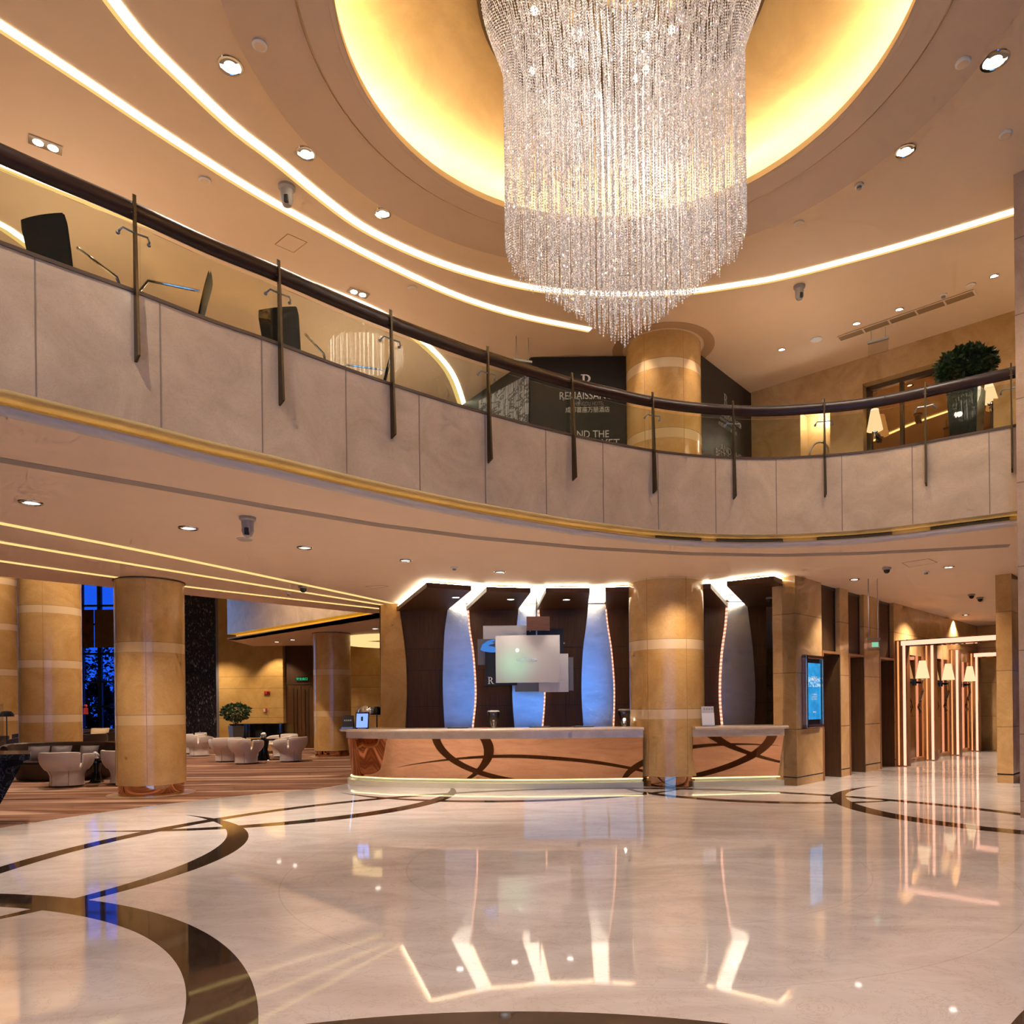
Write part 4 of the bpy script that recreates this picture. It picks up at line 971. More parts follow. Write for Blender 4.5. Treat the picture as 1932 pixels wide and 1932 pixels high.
# ================================================================ CEILING FITTINGS
def downlight(x, y, z, r, label, mat='lens', grp='recessed downlights'):
    p = at(x, y, z); p.z = z
    t = thing('downlight', label, 'downlight', p, group=grp)
    MB().lathe([(r * .78, -.004), (r * .82, -.014), (r, -.012), (r * 1.04, 0)], p, 28, caps=False).build('trim_ring', 'chrome', t, smooth=True)
    MB().lathe([(.001, -.003), (r * .80, -.003)], p, 28, caps=False).build('lens', mat, t)
    MB().lathe([(r * .8, -.006), (r * .5, -.0045), (r * .8, -.0045)], p + Vector((0, 0, 0)), 28, caps=False, a0=PI * 1.1, a1=PI * 1.9).build('reflector', 'silver', t)
    return p
ZL = ZC - .02
DL = [(435, 124, ZUP, .13, 'upper ceiling downlight, leftmost, beside the dome ring'), (577, 289, ZUP, .12, 'upper ceiling downlight below the leftmost one'), (722, 402, ZUP, .11, 'upper ceiling downlight half behind the ring, left of the chandelier'),
      (1877, 114, ZUP, .14, 'upper ceiling downlight near the top right corner'), (1708, 284, ZUP, .12, 'upper ceiling downlight half behind the ring, right of the chandelier'),
      (1876, 520, ZUP, .07, 'small ceiling light above the air slot at the right pillar'), (1697, 583, ZUP, .07, 'small ceiling light above the hanging glass sign'), (1616, 610, ZUP, .07, 'small ceiling light left of the hanging glass sign'), (1475, 659, ZUP, .07, 'small ceiling light right of the golden column, lowest of the row'),
      (58, 948, ZL, .12, 'lower ceiling downlight at the far left'), (355, 996, ZL, .12, 'lower ceiling downlight left of the security camera'), (575, 1033, ZL, .11, 'lower ceiling downlight right of the security camera'), (765, 1057, ZL, .10, 'lower ceiling downlight above the left canopy'), (943, 1079, ZL, .10, 'lower ceiling downlight above the hanging boards'),
      (1612, 1093, ZL, .09, 'lobby ceiling downlight above the lift wall'), (1790, 1070, ZL, .09, 'lobby ceiling downlight near the lobby pillar'), (1822, 1160, ZL, .09, 'lobby ceiling downlight farthest from the desk')]
dlp = []
for i, (x, y, z, r, lab) in enumerate(DL): dlp.append(downlight(x, y, z, r, lab, 'lens' if i not in (9, 10, 11, 12, 13) else 'lensdim', 'upper ceiling downlights' if z > 5 else 'lower ceiling downlights'))
for x, y, z, lab in ((522, 1211, ZL, 'left small light in the mezzanine soffit'), (552, 1207, ZL, 'right small light in the mezzanine soffit'), (708, 1186, ZL, 'small light in the mezzanine soffit near the pilaster')): downlight(x, y, z, .12, lab, 'lens', 'mezzanine downlights')
def twin(x, y, z, label):
    p = at(x, y, z); t = thing('twin_spotlight', label, 'spotlight', p, group='twin spotlights'); a = Vector((.8, .6, 0))
    MB().box(p + Vector((0, 0, -.008)), (.34, .17, .016), z=math.atan2(a.y, a.x)).build('frame', 'chrome', t)
    for s_ in (-1, 1): MB().lathe([(.001, -.02), (.055, -.02), (.06, -.01)], p + a * .075 * s_, 16, caps=False).build('lens', emis(f'spot_glow_{x}_{s_}', 'fff6ec', 14), t)
    return p
dlp.append(twin(86, 272, ZUP, 'bright pair of spotlights just above the handrail at the far left')); dlp.append(twin(676, 552, ZUP, 'bright pair of spotlights above the handrail near the middle'))
def camera_dome(x, y, z, s_, label):
    p = at(x, y, z); t = thing('security_camera', label, 'camera', p, group='dome security cameras')
    MB().lathe([(.10 * s_, 0), (.10 * s_, -.03 * s_), (.075 * s_, -.05 * s_), (.07 * s_, -.12 * s_)], p, 24).build('mount', 'greyplastic', t, smooth=True)
    MB().lathe([(.07 * s_, -.12 * s_), (.072 * s_, -.17 * s_), (.05 * s_, -.23 * s_), (.002, -.255 * s_)], p, 24, caps=False).build('dome', 'greyplastic', t, smooth=True)
    MB().box(p + Vector((.012, -.052, -.19)) * s_ if False else p + Vector((.012 * s_, -.055 * s_, -.185 * s_)), (.05 * s_, .05 * s_, .09 * s_)).build('lens', 'jet', t, bevel=.01)
camera_dome(541, 352, ZUP, 1.1, 'security camera on the upper ceiling between the two lines of light'); camera_dome(1508, 540, ZUP, .95, 'security camera on the upper ceiling right of the chandelier'); camera_dome(467, 976, ZL, 1.0, 'security camera on the lower ceiling at the left')
def minicam(x, y, z, label, s_=1):
    p = at(x, y, z); t = thing('mini_dome_camera', label, 'camera', p, group='small dome cameras')
    MB().lathe([(.075 * s_, 0), (.075 * s_, -.03 * s_), (.06 * s_, -.04 * s_)], p, 20).build('mount', 'greyplastic', t, smooth=True)
    MB().lathe([(.055 * s_, -.04 * s_), (.045 * s_, -.08 * s_), (.02 * s_, -.1 * s_), (.002, -.103 * s_)], p, 20, caps=False).build('dome', 'jet', t, smooth=True)
minicam(1833, 1121, ZL, 'small dome camera in the lobby ceiling, left one of a pair'); minicam(1849, 1127, ZL, 'small dome camera in the lobby ceiling, right one of a pair'); minicam(1673, 1071, ZL, 'small dome camera in the lower ceiling above the hanging exit sign'); minicam(572, 1106, ZL, 'small dome camera between the yellow lines of light', 1.2); minicam(1452, 1127, ZK - .002, 'small dome camera under the rightmost timber canopy')
def detector(x, y, z, label, name='smoke_detector', cat='smoke detector', r=.06):
    p = at(x, y, z); t = thing(name, label, cat, p, group=cat + 's of the ceilings')
    MB().lathe([(r, 0), (r, -.018), (r * .8, -.028)], p, 20).build('base', 'white', t, smooth=True)
    if cat == 'smoke detector': MB().lathe([(r * .55, -.028), (r * .5, -.055), (.002, -.06)], p, 16, caps=False).build('sensor', 'greyplastic', t, smooth=True)
    else: MB().lathe([(.001, -.0285), (r * .7, -.0285)], p, 20, caps=False).build('cover', 'ceiling', t)
for x, y, lab in ((1621, 349, 'smoke detector at the edge of the ceiling ring on the right'), (1780, 556, 'smoke detector beside the long air slot')): detector(x, y, ZUP, lab)
for x, y, lab in ((857, 1070, 'smoke detector in the lower ceiling above the left canopies'), (1747, 1078, 'smoke detector in the lobby ceiling'), (545, 1119, 'smoke detector between the yellow lines of light')): detector(x, y, ZL, lab)
for x, y, z, lab in ((490, 83, ZRING, 'round cover plate on the ceiling ring at the upper left'), (386, 339, ZUP, 'round cover plate below the second line of light'), (778, 543, ZUP, 'round cover plate below the lines of light near the middle'), (1817, 117, ZRING, 'round cover plate on the ceiling ring at the upper right'), (1897, 252, ZUP, 'round cover plate near the top of the right pillar'), (1507, 421, ZUP, 'round cover plate above the right line of light'), (1832, 537, ZUP, 'round cover plate next to the end of the air slot')): detector(x, y, z, lab, 'ceiling_cover_plate', 'cover plate', .075)
for x, y, z, r, lab in ((1540, 640, ZUP, .11, 'round ceiling speaker left of the air slot'), (462, 1017, ZL, .11, 'round ceiling speaker below the lower security camera')):
    p = at(x, y, z); t = thing('ceiling_speaker', lab, 'speaker', p, group='ceiling speakers'); MB().lathe([(r, 0), (r, -.01), (r * .92, -.012)], p, 24).build('rim', 'white', t); MB().lathe([(.001, -.013), (r * .9, -.013)], p, 24, caps=False).build('grille', 'greyplastic', t)
def hatch(P, z, label):
    Q = [at(x, y, z) for x, y in P]; c = sum(Q, Vector()) / 4; t = thing('access_hatch', label, 'hatch', c, group='access hatches'); m = MB()
    for i in range(4): a, b = Q[i], Q[(i + 1) % 4]; m.bar(a - Vector((0, 0, .002)), b - Vector((0, 0, .002)), .012, .004)
    m.build('frame', plain('hatch_line', 'a08058', .6), t); MB().plate([c + (q - c) * .97 for q in Q], .003, (0, 0, -1)).build('hatch_panel', 'ceiling' if z > 5 else 'ceiling_low', t)
hatch([(519, 461), (543, 441), (579, 457), (554, 476)], ZUP, 'square access hatch in the upper ceiling below the second line of light'); hatch([(1702, 1062), (1752, 1054), (1768, 1061), (1716, 1070)], ZL, 'access hatch in the lobby ceiling'); hatch([(690, 1106), (720, 1104), (733, 1106), (704, 1111)], ZL, 'access hatch in the lower ceiling near the ends of the yellow lines')
# long air slot in the upper ceiling
A0, A1, A2, A3 = [at(x, y, ZUP) for x, y in ((1580, 635), (1836, 546), (1842, 556), (1586, 643))]
t = thing('air_slot', 'long slotted air diffuser in the upper ceiling at the right', 'air vent', (A0 + A2) / 2)
MB().plate([A0, A1, A2, A3], .012, (0, 0, -1)).build('slot', plain('slot_grey', '8a7050', .6), t)
m = MB()
for i in range(6): k = i / 5; m.bar(A0.lerp(A1, k) - Vector((0, 0, .014)), A3.lerp(A2, k) - Vector((0, 0, .014)), .03, .006)
m.bar(A0 - Vector((0, 0, .014)), A1 - Vector((0, 0, .014)), .03, .006); m.bar(A3 - Vector((0, 0, .014)), A2 - Vector((0, 0, .014)), .03, .006); m.build('frame', 'ceiling', t)
# grilles in the recess under the balcony
for xa, xb, y, lab in ((1240, 1338, 1029, 'dark air grille under the balcony, first from the left'), (1372, 1486, 1030, 'dark air grille under the balcony, second from the left'), (1549, 1676, 1022, 'dark air grille under the balcony, third from the left'), (1742, 1900, 1003, 'dark air grille under the balcony at the right pillar')):
    pa = curve_at(xa, y - 22, ZF)[0]; pb = curve_at(xb, y - 22, ZF)[0]
    ia, ib = [min(range(len(BC)), key=lambda k: (BC[k] - p).length) for p in (pa, pb)]
    seg = BN[ia:ib + 1]; t = thing('air_grille', lab, 'air vent', (*seg[len(seg) // 2][0], 4.03), group='air grilles under the balcony')
    MB().sweep(seg, [(.285, 4.0), (.285, 4.072), (.299, 4.072), (.299, 4.0)]).build('backing', 'grilledark', t)
    m = MB()
    for z in (4.012, 4.026, 4.04, 4.054): m.sweep(seg, [(.278, z), (.278, z + .003), (.286, z + .003), (.286, z)])
    m.build('slats', 'grille', t)

# ================================================================ UPPER LEVEL
HN = Vector((front.y, -front.x, 0)).normalized(); HN = HN if HN.y < 0 else -HN; HR_ = Vector((front.x, front.y, 0)).normalized()
H0 = Vector((hr.x, hr.y, 0)); hob = bpy.data.objects['wall_hoarding']
def tfit(s_, pl, pr, ptop, mat, right, n, parent=hob, P0=None, al=None, name='lettering'):
    """text filling the span between two pixels on a plane, its height set by a third pixel."""
    a, b = hit(*pl, P0, n), hit(*pr, P0, n); cap = hit(pl[0], ptop, P0, n).z - a.z
    o = text(s_, 1.0, name, mat, parent, (0, 0, 0), right, RZ, n, 'LEFT', .004); bb = [Vector(c) for c in o.bound_box]; w = max(c.x for c in bb) - min(c.x for c in bb); h = max(c.y for c in bb) - min(c.y for c in bb); x0 = min(c.x for c in bb); y0 = min(c.y for c in bb)
    sx, sy = (b - a).dot(Vector(right)) / w, cap / h
    r, u, nn = Vector(right).normalized(), Vector((0, 0, 1)), Vector(n).normalized()
    R = Matrix((r * sx, u * sy, nn)).transposed().to_4x4(); o.matrix_basis = Matrix.Translation(a + nn * .006 - r * sx * x0 - u * sy * y0) @ R; return o
kw = dict(right=HR_, n=HN, P0=H0)
tfit('RENAISSANCE', (1056, 754), (1164, 752), 740, 'letter', **kw); tfit('CHENGDU HOTEL', (1079, 766), (1140, 765), 758.5, 'letterdim', **kw)
tfit('成都首座万丽酒店', (1067, 779), (1150, 777), 768, 'letter', **kw); tfit('AND THE', (1076, 826), (1149, 824), 813, 'letter', **kw); tfit('BEST ARE YET', (1046, 844), (1169, 842), 830, 'letter', **kw)
serifR(hit(1096, 735, H0, HN) - HN * -.006, hit(1096, 707, H0, HN).z - hit(1096, 735, H0, HN).z, hob, 'letter', HR_, HN)
r2 = Vector((hb.x - (hr + front).x, hb.y - (hr + front).y, 0)).normalized(); n2 = Vector((r2.y, -r2.x, 0)); n2 = n2 if n2.y < 0 else -n2; Q0 = Vector(((hr + front).x, (hr + front).y, 0))
kw = dict(right=r2, n=n2, P0=Q0)
tfit('RENAISSANCE', (1347.5, 776), (1396, 799), 766, 'letterdim', **kw); tfit('CHENGDU HOTEL', (1358, 791), (1388, 804), 786, 'letterdim', **kw); tfit('成都首座万丽酒店', (1355, 801), (1390, 818), 793, 'letterdim', **kw); tfit('AND THE', (1358.5, 848), (1398, 861), 836, 'letterdim', **kw); tfit('BEST ARE YET', (1350, 859), (1402, 871), 845, 'letterdim', **kw)
serifR(hit(1365, 762, Q0, n2) + n2 * .006, hit(1365, 742, Q0, n2).z - hit(1365, 762, Q0, n2).z, hob, 'letterdim', r2, n2)
# striped photo print on the left face of the hoarding
l0 = Vector((hl.x, hl.y, 0)); r3 = Vector((hr.x - hl.x, hr.y - hl.y, 0)).normalized(); n3 = Vector((r3.y, -r3.x, 0)); n3 = n3 if n3.y < 0 else -n3
def stripem():
    t = NT('stripe_photo_print'); v = t.coord((40, 40, .6)); f = t.noise(v, 1.0, 3, .7); w = t.noise(t.coord((2, 2, 5)), 1.2, 3, .6)
    c = t.ramp(f, [(.35, lin('1a1a20')), (.5, lin('7a7a84')), (.62, lin('c8c4c8')), (.75, lin('8a6a50'))]); dk = t.math('LESS_THAN', t.math('ABSOLUTE', t.math('SUBTRACT', w, .5)), .035)
    t.set(Base_Color=t.mix(dk, c, lin('14141a')), Roughness=.4, Emission_Color=c, Emission_Strength=.12); return t.m
ph = thing('photo_print', 'grey striped photo print on the left side of the black hoarding', 'poster', hit(960, 800, l0, n3))
MB().plate([hit(x, y, l0, n3) + n3 * .012 for x, y in ((999, 706), (999, 860), (905, 830), (905, 757))], .01, n3).build('print', stripem(), ph)
# mirror wall, niche
t = thing('upper_mirror', 'wide bronze mirror in a dark frame set into the upper marble wall', 'mirror', UW0 + UWD * (m0 + m1) / 2 + Vector((0, 0, 5)))
MB().prism(useg(m0, m1, .28, .32), 5.0, zt).build('mirror', 'bronze_mirror', t)
fr = MB()
for a, b, za, zb in ((m0, m0 + .09, 5, zt), (m1 - .09, m1, 5, zt), (m0, m1, zt - .09, zt), ((m0 + m1) / 2 - .5, (m0 + m1) / 2 - .44, 5, zt - .05)): fr.prism(useg(a, b, .22, .3), za, zb)
fr.build('frame', plain('mirror_frame_dark', '4a3a2a', .3, .5), t)
lh = up(1648, 806).z
for x, lab in ((1648, 'wall lamp with a glowing shade at the left end of the upper mirror'), (1868, 'wall lamp at the right end of the upper mirror')):
    q = UW0 + UWD * us(x, 800); q.z = lh - .14; sconce(q - UWN * .26, UWN, lab, 'wall lamps of the upper level', .95, False)
q = UW0 + UWD * (n0 + n1) / 2 - UWN * .19; q.z = 5.0
t = thing('ring_sculpture', 'thin metal ring sculpture standing in the lit marble niche', 'sculpture', q)
zr = up(1545, 830).z
MB().tube([q + UWD * .2 * math.cos(a) + Vector((0, 0, zr - 5 - .22 + .24 * math.sin(a))) for a in np.linspace(0, 2 * PI, 33)], .02, 8).build('ring', 'silver', t, smooth=True)
MB().box(q + Vector((0, 0, (zr - 5 - .46) / 2)), (.22, .22, max(.1, zr - 5 - .46))).build('pedestal', 'white', t)
# plant in a tall glass vase
def leaves(c, rx, ry, rz, n, size, flat=.6):
    m = MB()
    for _ in range(n):
        d = Vector((random.gauss(0, 1), random.gauss(0, 1), random.gauss(0, 1))).normalized(); k = random.uniform(.45, 1) ** .5
        p = Vector(c) + Vector((d.x * rx, d.y * ry, d.z * rz)) * k; a = Vector((random.gauss(0, 1), random.gauss(0, 1), random.gauss(0, .7))) + d; a.normalize(); b = a.cross(Vector((random.random(), random.random(), random.random())) - Vector((.5, .5, .5))).normalized(); s_ = size * random.uniform(.7, 1.3)
        m.add([p, p + a * s_ * .5 + b * s_ * .25, p + a * s_, p + a * s_ * .5 - b * s_ * .25], [(0, 1, 2, 3)])
    return m
p = atY(1822, 690, 11.15); fz = 5.0; vt = atY(1822, 738, 11.15).z
t = thing('tall_planter', 'round green shrub in a tall dark tapered glass vase behind the railing', 'plant', (p.x, p.y, fz))
MB().lathe([(.20, fz), (.22, fz + .05), (.30, vt)], (p.x, p.y, 0), 4, caps=True).build('vase', plain('smoked_glass_vase', '141a16', .22, spec=.3), t)
MB().lathe([(.205, fz + .03), (.31, vt + .01)], (p.x, p.y, 0), 4, caps=False).build('glass_sleeve', 'glass', t)
MB().tube([(p.x, p.y, vt - .2), (p.x, p.y, p.z)], .03).build('stem', 'jet', t)
leaves((p.x, p.y, p.z - .02), .40, .40, .27, 2800, .085).build('foliage', 'leaf', t, flip=False)
# mesh chairs and table near the railing
def meshchair(): 
    t = thing('mesh_chair', '', 'chair', (0, 0, 0), group='dark mesh chairs on the balcony')
    m = MB(); W_, Hh = .48, .60; n_ = 8
    P = []
    for i in range(9):
        z = .40 + Hh * i / 8; y = -.20 - .12 * (i / 8) ** 1.3; w = W_ / 2 * (.86 + .14 * i / 8) * (1 if i < 8 else .93)
        P.append([Vector((x * w, y - .02 * (1 - x * x), z)) for x in np.linspace(-1, 1, 9)])
    for i in range(8):
        for j in range(8): a, b, c, d_ = P[i][j], P[i][j + 1], P[i + 1][j + 1], P[i + 1][j]; m.quad(a, b, c, d_); m.quad(*[q + Vector((0, -.02, 0)) for q in (a, d_, c, b)])
    m.build('backrest', 'blackfab', t, smooth=True, flip=False)
    MB().box((0, .05, .42), (.46, .48, .05)).build('seat', 'blackfab', t, bevel=.02)
    f = MB()
    for s_ in (-1, 1): f.tube([(s_ * .22, -.2, .42), (s_ * .22, -.22, .02), (s_ * .22, .28, .02), (s_ * .22, .26, .40)], .012, 8); f.tube([(s_ * .28, -.24, .74), (s_ * .28, .22, .74), (s_ * .28, .42, .42), (s_ * .24, .26, .40)], .014, 8)
    f.build('frame', 'chrome', t, smooth=True); return t
mc = meshchair(); lbl = ['dark mesh chair at the far left behind the glass railing, seen from behind', 'dark mesh chair turned sideways behind the first bronze post', 'dark mesh chair behind the second bronze post, seen from behind', 'dark mesh chair turned sideways left of the third bronze post']
spots = [((95, 470), 6.55, -.2), ((298, 530), 7.12, 2.0), ((533, 630), 8.1, -.15), ((672, 675), 8.9, 1.9)]
for i, ((x, y), d_, rz) in enumerate(spots):
    p = atY(x, y, d_); L = (p.x, p.y + .32, 5.0)
    if i == 0: mc.location = L; mc.rotation_euler = (0, 0, rz); mc['label'] = lbl[0]
    else: dup(mc, L, rz, lbl[i])
exit_sign(1657, 620, 652, 12.2, 'clear glass exit sign hanging from the upper ceiling at the right', .33, False, -.6)
x_ = exit_sign(986, 632, 690, 13.6, 'green edged exit sign hanging from the upper ceiling before the hoarding', .36, False, .3)
MB().box(atY(986, 694, 13.58), (.36, .006, .012)).build('green_edge', 'green', x_)

# ================================================================ LOUNGE
def shell(m, a0, a1, prof, hw, hd, n=16, top=None):
    v = []; k = len(prof)
    for i in range(n + 1):
        a = a0 + (a1 - a0) * i / n; s_ = top(i / n) if top else 1
        for r, z in prof: v.append((r * hw * math.cos(a), r * hd * math.sin(a), z if z < .4 else .4 + (z - .4) * s_))
    f = []
    for i in range(n): f += [(i * k + j, (i + 1) * k + j, (i + 1) * k + (j + 1) % k, i * k + (j + 1) % k) for j in range(k)]
    f += [tuple(range(k)), tuple(n * k + j for j in range(k))[::-1]]; m.add(v, f); return m
def tubchair(mat, name='tub_chair'):
    t = thing(name, '', 'armchair', (0, 0, 0)); hw, hd = .49, .46
    bp = [(.64, .035), (.62, .12), (.62, .22), (.68, .30), (.80, .37), (.82, .40)]
    MB().lathe([(r * hw, z) for r, z in bp], (0, 0, 0), 40, 1, hd / hw).build('base', mat, t, smooth=True)
    pr = [(.78, .34), (.90, .42), (.97, .50), (1.0, .60), (1.0, .68), (.985, .705), (.95, .715), (.91, .70), (.90, .66), (.86, .46), (.70, .36)]
    d90 = PI * 1.5
    shell(MB(), d90 - .98, d90 + .98, pr, hw, hd, 20, lambda u: 1 - .06 * abs(2 * u - 1) ** 6).build('backrest', mat, t, smooth=True)
    for s_ in (-1, 1): shell(MB(), d90 + s_ * 1.10, d90 + s_ * 2.45, pr, hw, hd, 14, lambda u: .86 - .25 * u ** 3).build('arm', mat, t, smooth=True)
    MB().lathe([(.001, .36), (.33, .36), (.38, .39), (.38, .42), (.33, .45), (.001, .455)], (0, .03, 0), 28).build('seat_cushion', mat, t, smooth=True)
    ft = MB()
    for a in range(4): ft.lathe([(.015, .006), (.015, .04)], (.24 * math.cos(a * PI / 2 + .6), .22 * math.sin(a * PI / 2 + .6), 0), 8)
    ft.build('feet', 'chrome', t)
    sm = MB()
    for a in (-.55, .55): sm.tube([(hw * r * 1.004 * math.cos(d90 + a), hd * r * 1.004 * math.sin(d90 + a), z) for r, z in bp], .004, 6)
    sm.build('seam', plain('chair_seam_' + mat, '6a5f58' if mat == 'chairw' else '140e0a', .6), t); return t
def ground(x, d_): p = atY(x, 1400, d_); return (p.x, p.y, .006)
wc = tubchair('chairw', 'white_tub_chair'); WL = [(126, 14.75, .08, 'white tub chair in front of the brown sofa, back turned'), (238, 15.2, -.6, 'white tub chair half hidden behind the front column'), (428, 21.2, .5, 'white tub chair left end of the group by the piano'), (464, 20.3, -.35, 'white tub chair nearest of the group by the piano, back turned'), (548, 20.9, 1.25, 'white tub chair at the right end of the group by the piano'), (533, 23.0, 2.6, 'white tub chair behind the black table, facing the front'), (376, 23.8, -.7, 'white tub chair just right of the front column'), (363, 25.2, 2.4, 'white tub chair behind the one at the front column')]
for i, (x, d_, rz, lab) in enumerate(WL):
    if i == 0: wc.location = ground(x, d_); wc.rotation_euler = (0, 0, rz); wc['label'] = lab; wc['group'] = 'white lounge chairs'
    else: dup(wc, ground(x, d_), rz, lab)
bc = tubchair('leather', 'brown_armchair'); BL = [(188, 22.9, 3.0, 'brown leather armchair holding the cream pillow'), (24, 19.6, 2.8, 'brown leather armchair at the left edge, before the column'), (160, 19.0, 1.0, 'brown leather armchair behind the right end of the sofa')]
for i, (x, d_, rz, lab) in enumerate(BL):
    if i == 0: bc.location = ground(x, d_); bc.rotation_euler = (0, 0, rz); bc['label'] = lab; bc['group'] = 'brown armchairs'; bc.scale = (1.1, 1.1, 1.3)
    else: dup(bc, ground(x, d_), rz, lab)
def sofa(): 
    t = thing('brown_sofa', '', 'sofa', (0, 0, 0)); hw, hd = 1.2, .52
    bp = [(.80, .03), (.86, .2), (.92, .36)]
    MB().lathe([(r * hw, z) for r, z in bp], (0, 0, 0), 48, 1, hd / hw).build('base', 'leather', t, smooth=True)
    MB().lathe([(.02, .34), (.88 * hw, .34), (.9 * hw, .38), (.88 * hw, .42), (.02, .43)], (0, -.03, 0), 48, 1, .42).build('seat_cushion', 'leather', t, smooth=True)
    pr = [(.86, .30), (.94, .45), (1.0, .60), (1.06, .78), (1.04, .815), (1.0, .825), (.95, .80), (.9, .64), (.84, .42), (.78, .34)]
    shell(MB(), -.25, PI + .25, pr, hw, hd, 40, lambda u: 1 - .12 * abs(2 * u - 1) ** 6).build('backrest', 'leather', t, smooth=True); return t
so = sofa(); so.location = ground(120, 16.2); so.rotation_euler = (0, 0, .12); so['label'] = 'long brown leather sofa behind the white tub chair, at the foot of a column'; so['group'] = 'brown leather sofas'
dup(so, ground(212, 24.5), .1, 'brown leather sofa far back by the garden window', sc_=(.9, 1, 1.1))
def pillow(loc, rz, mat, label, grp, s_=1, tilt=.35):
    t = thing('pillow', label, 'pillow', loc, rz, grp); m = MB(); n_ = 10; v = []
    for side in (1, -1):
        for i in range(n_ + 1):
            for j in range(n_ + 1):
                u, w = i / n_ * 2 - 1, j / n_ * 2 - 1; th = .07 * (1 - abs(u) ** 2.5) * (1 - abs(w) ** 2.5); pin = 1 - .08 * (1 - u * u) * 0 ; v.append((u * .26 * s_ * (1 - .06 * (1 - abs(w)) ), (th * side) * s_ + w * .2 * math.sin(tilt) * s_, w * .19 * s_ * (1 - .06 * (1 - abs(u))) + .19 * s_))
    f = []; K = (n_ + 1) ** 2
    for q in (0, 1):
        for i in range(n_):
            for j in range(n_): a = q * K + i * (n_ + 1) + j; f.append((a, a + 1, a + n_ + 2, a + n_ + 1))
    o = MB().add(v, f).build('cover', mat, None, smooth=True); child(o, t)
    e = MB(); c_ = [(-.26, -.19), (.26, -.19), (.26, .19), (-.26, .19)]
    e.tube([(x * s_, z / .19 * .2 * math.sin(tilt) * s_, (z + .19) * s_) for x, z in c_ + c_[:1]], .006 * s_, 6); o = e.build('piping', mat, None); child(o, t); return t
for i, (x, rz, lab) in enumerate(((76, .2, 'grey pillow at the left end of the brown sofa'), (118, .1, 'grey pillow in the middle of the brown sofa'), (170, -.1, 'grey pillow at the right end of the brown sofa'))):
    p = atY(x, 1405, 16.2 + (.10 if i != 1 else .16)); pillow((p.x, p.y - .06, .437), rz, 'cushion', lab, 'grey sofa pillows', .84, .3)
p = atY(188, 1398, 22.85); pillow((p.x, p.y, .60), .2, 'creamcushion', 'cream pillow in the seating group behind the sofa', 'cream pillows', 1)
for x, lab in ((197, 'far grey pillow on the sofa by the garden window'), (226, 'far grey pillow half behind the front column')): p = atY(x, 1385, 24.45); pillow((p.x, p.y, .46), 0, 'cushion', lab, 'far pillows', .9)
def ctable(x, d_, r, h, label, flower):
    g = ground(x, d_); t = thing('coffee_table', label, 'table', g, group='black lounge tables')
    MB().lathe([(r, h - .03), (r, h)], g, 32).build('tabletop', 'black', t); MB().lathe([(r * .6, 0), (r * .45, .03), (r * .28, h * .5), (r * .4, h - .03)], g, 24).build('pedestal', 'black', t, smooth=True)
    f = thing('flower_bowl', flower, 'flowers', (g[0], g[1], g[2] + h), group='small white flowers on the lounge tables')
    MB().lathe([(.05, 0), (.085, .05), (.075, .10)], (g[0], g[1], g[2] + h), 20, caps=False).build('bowl', 'chrome', f, smooth=True)
    m = MB()
    for k in range(9): m.sphere((g[0] + random.uniform(-.06, .06), g[1] + random.uniform(-.06, .06), g[2] + h + .12 + random.uniform(-.02, .05)), .04, 8, 5)
    m.build('petals', 'petal', f, smooth=True)
ctable(181, 15.55, .25, .46, 'low black table between the brown sofa and the white chairs', 'white flowers on the table before the brown sofa'); ctable(497, 21.6, .42, .62, 'round black table in the white chair group by the piano', 'white flowers on the table by the piano'); ctable(192, 21.4, .3, .5, 'low black table behind the right end of the sofa', 'white flowers in front of the cream pillow')
# grand piano / black console
g = ground(492, 25.2); t = thing('black_piano', 'closed black grand piano with a wavy side before the honey marble wall', 'piano', g)
C = [(-.95, .55), (-.95, -.25), (-.6, -.42), (-.15, -.30), (.3, -.38), (.8, -.42), (.95, -.2), (.95, .55)]
C = [(g[0] + a.x, g[1] + a.y) for a in crom([Vector((*c, 0)) for c in C], 5)]
MB().prism(C, .55, .98).build('case', 'black', t); MB().prism([(g[0] + (x - g[0]) * 1.03, g[1] + (y - g[1]) * 1.03) for x, y in C], .985, 1.02).build('lid', 'black', t)
for a, b in ((-.8, .4), (.8, .4), (-.5, -.2)): MB().lathe([(.05, 0), (.08, .55)], (g[0] + a, g[1] + b, .006), 12).build('leg', 'black', t)
MB().box((g[0], g[1] + .62, .68), (1.3, .22, .08)).build('keyboard', 'jet', t)
g = ground(446, 23.7); t = thing('potted_shrub', 'leafy green shrub in a tall tapered grey pot left of the piano', 'plant', g)
MB().lathe([(.18, 0), (.27, .98), (.24, .98), (.22, .9)], g, 4, caps=True).build('pot', plain('grey_pot', '4a443e', .4), t)
st = MB()
for k in range(6): st.tube([(g[0], g[1], .9), (g[0] + random.uniform(-.2, .2), g[1] + random.uniform(-.2, .2), 1.35)], .012, 6)
st.build('stems', 'leather', t); leaves((g[0], g[1], 1.42), .42, .42, .27, 700, .12).build('foliage', 'leaf', t, flip=False)
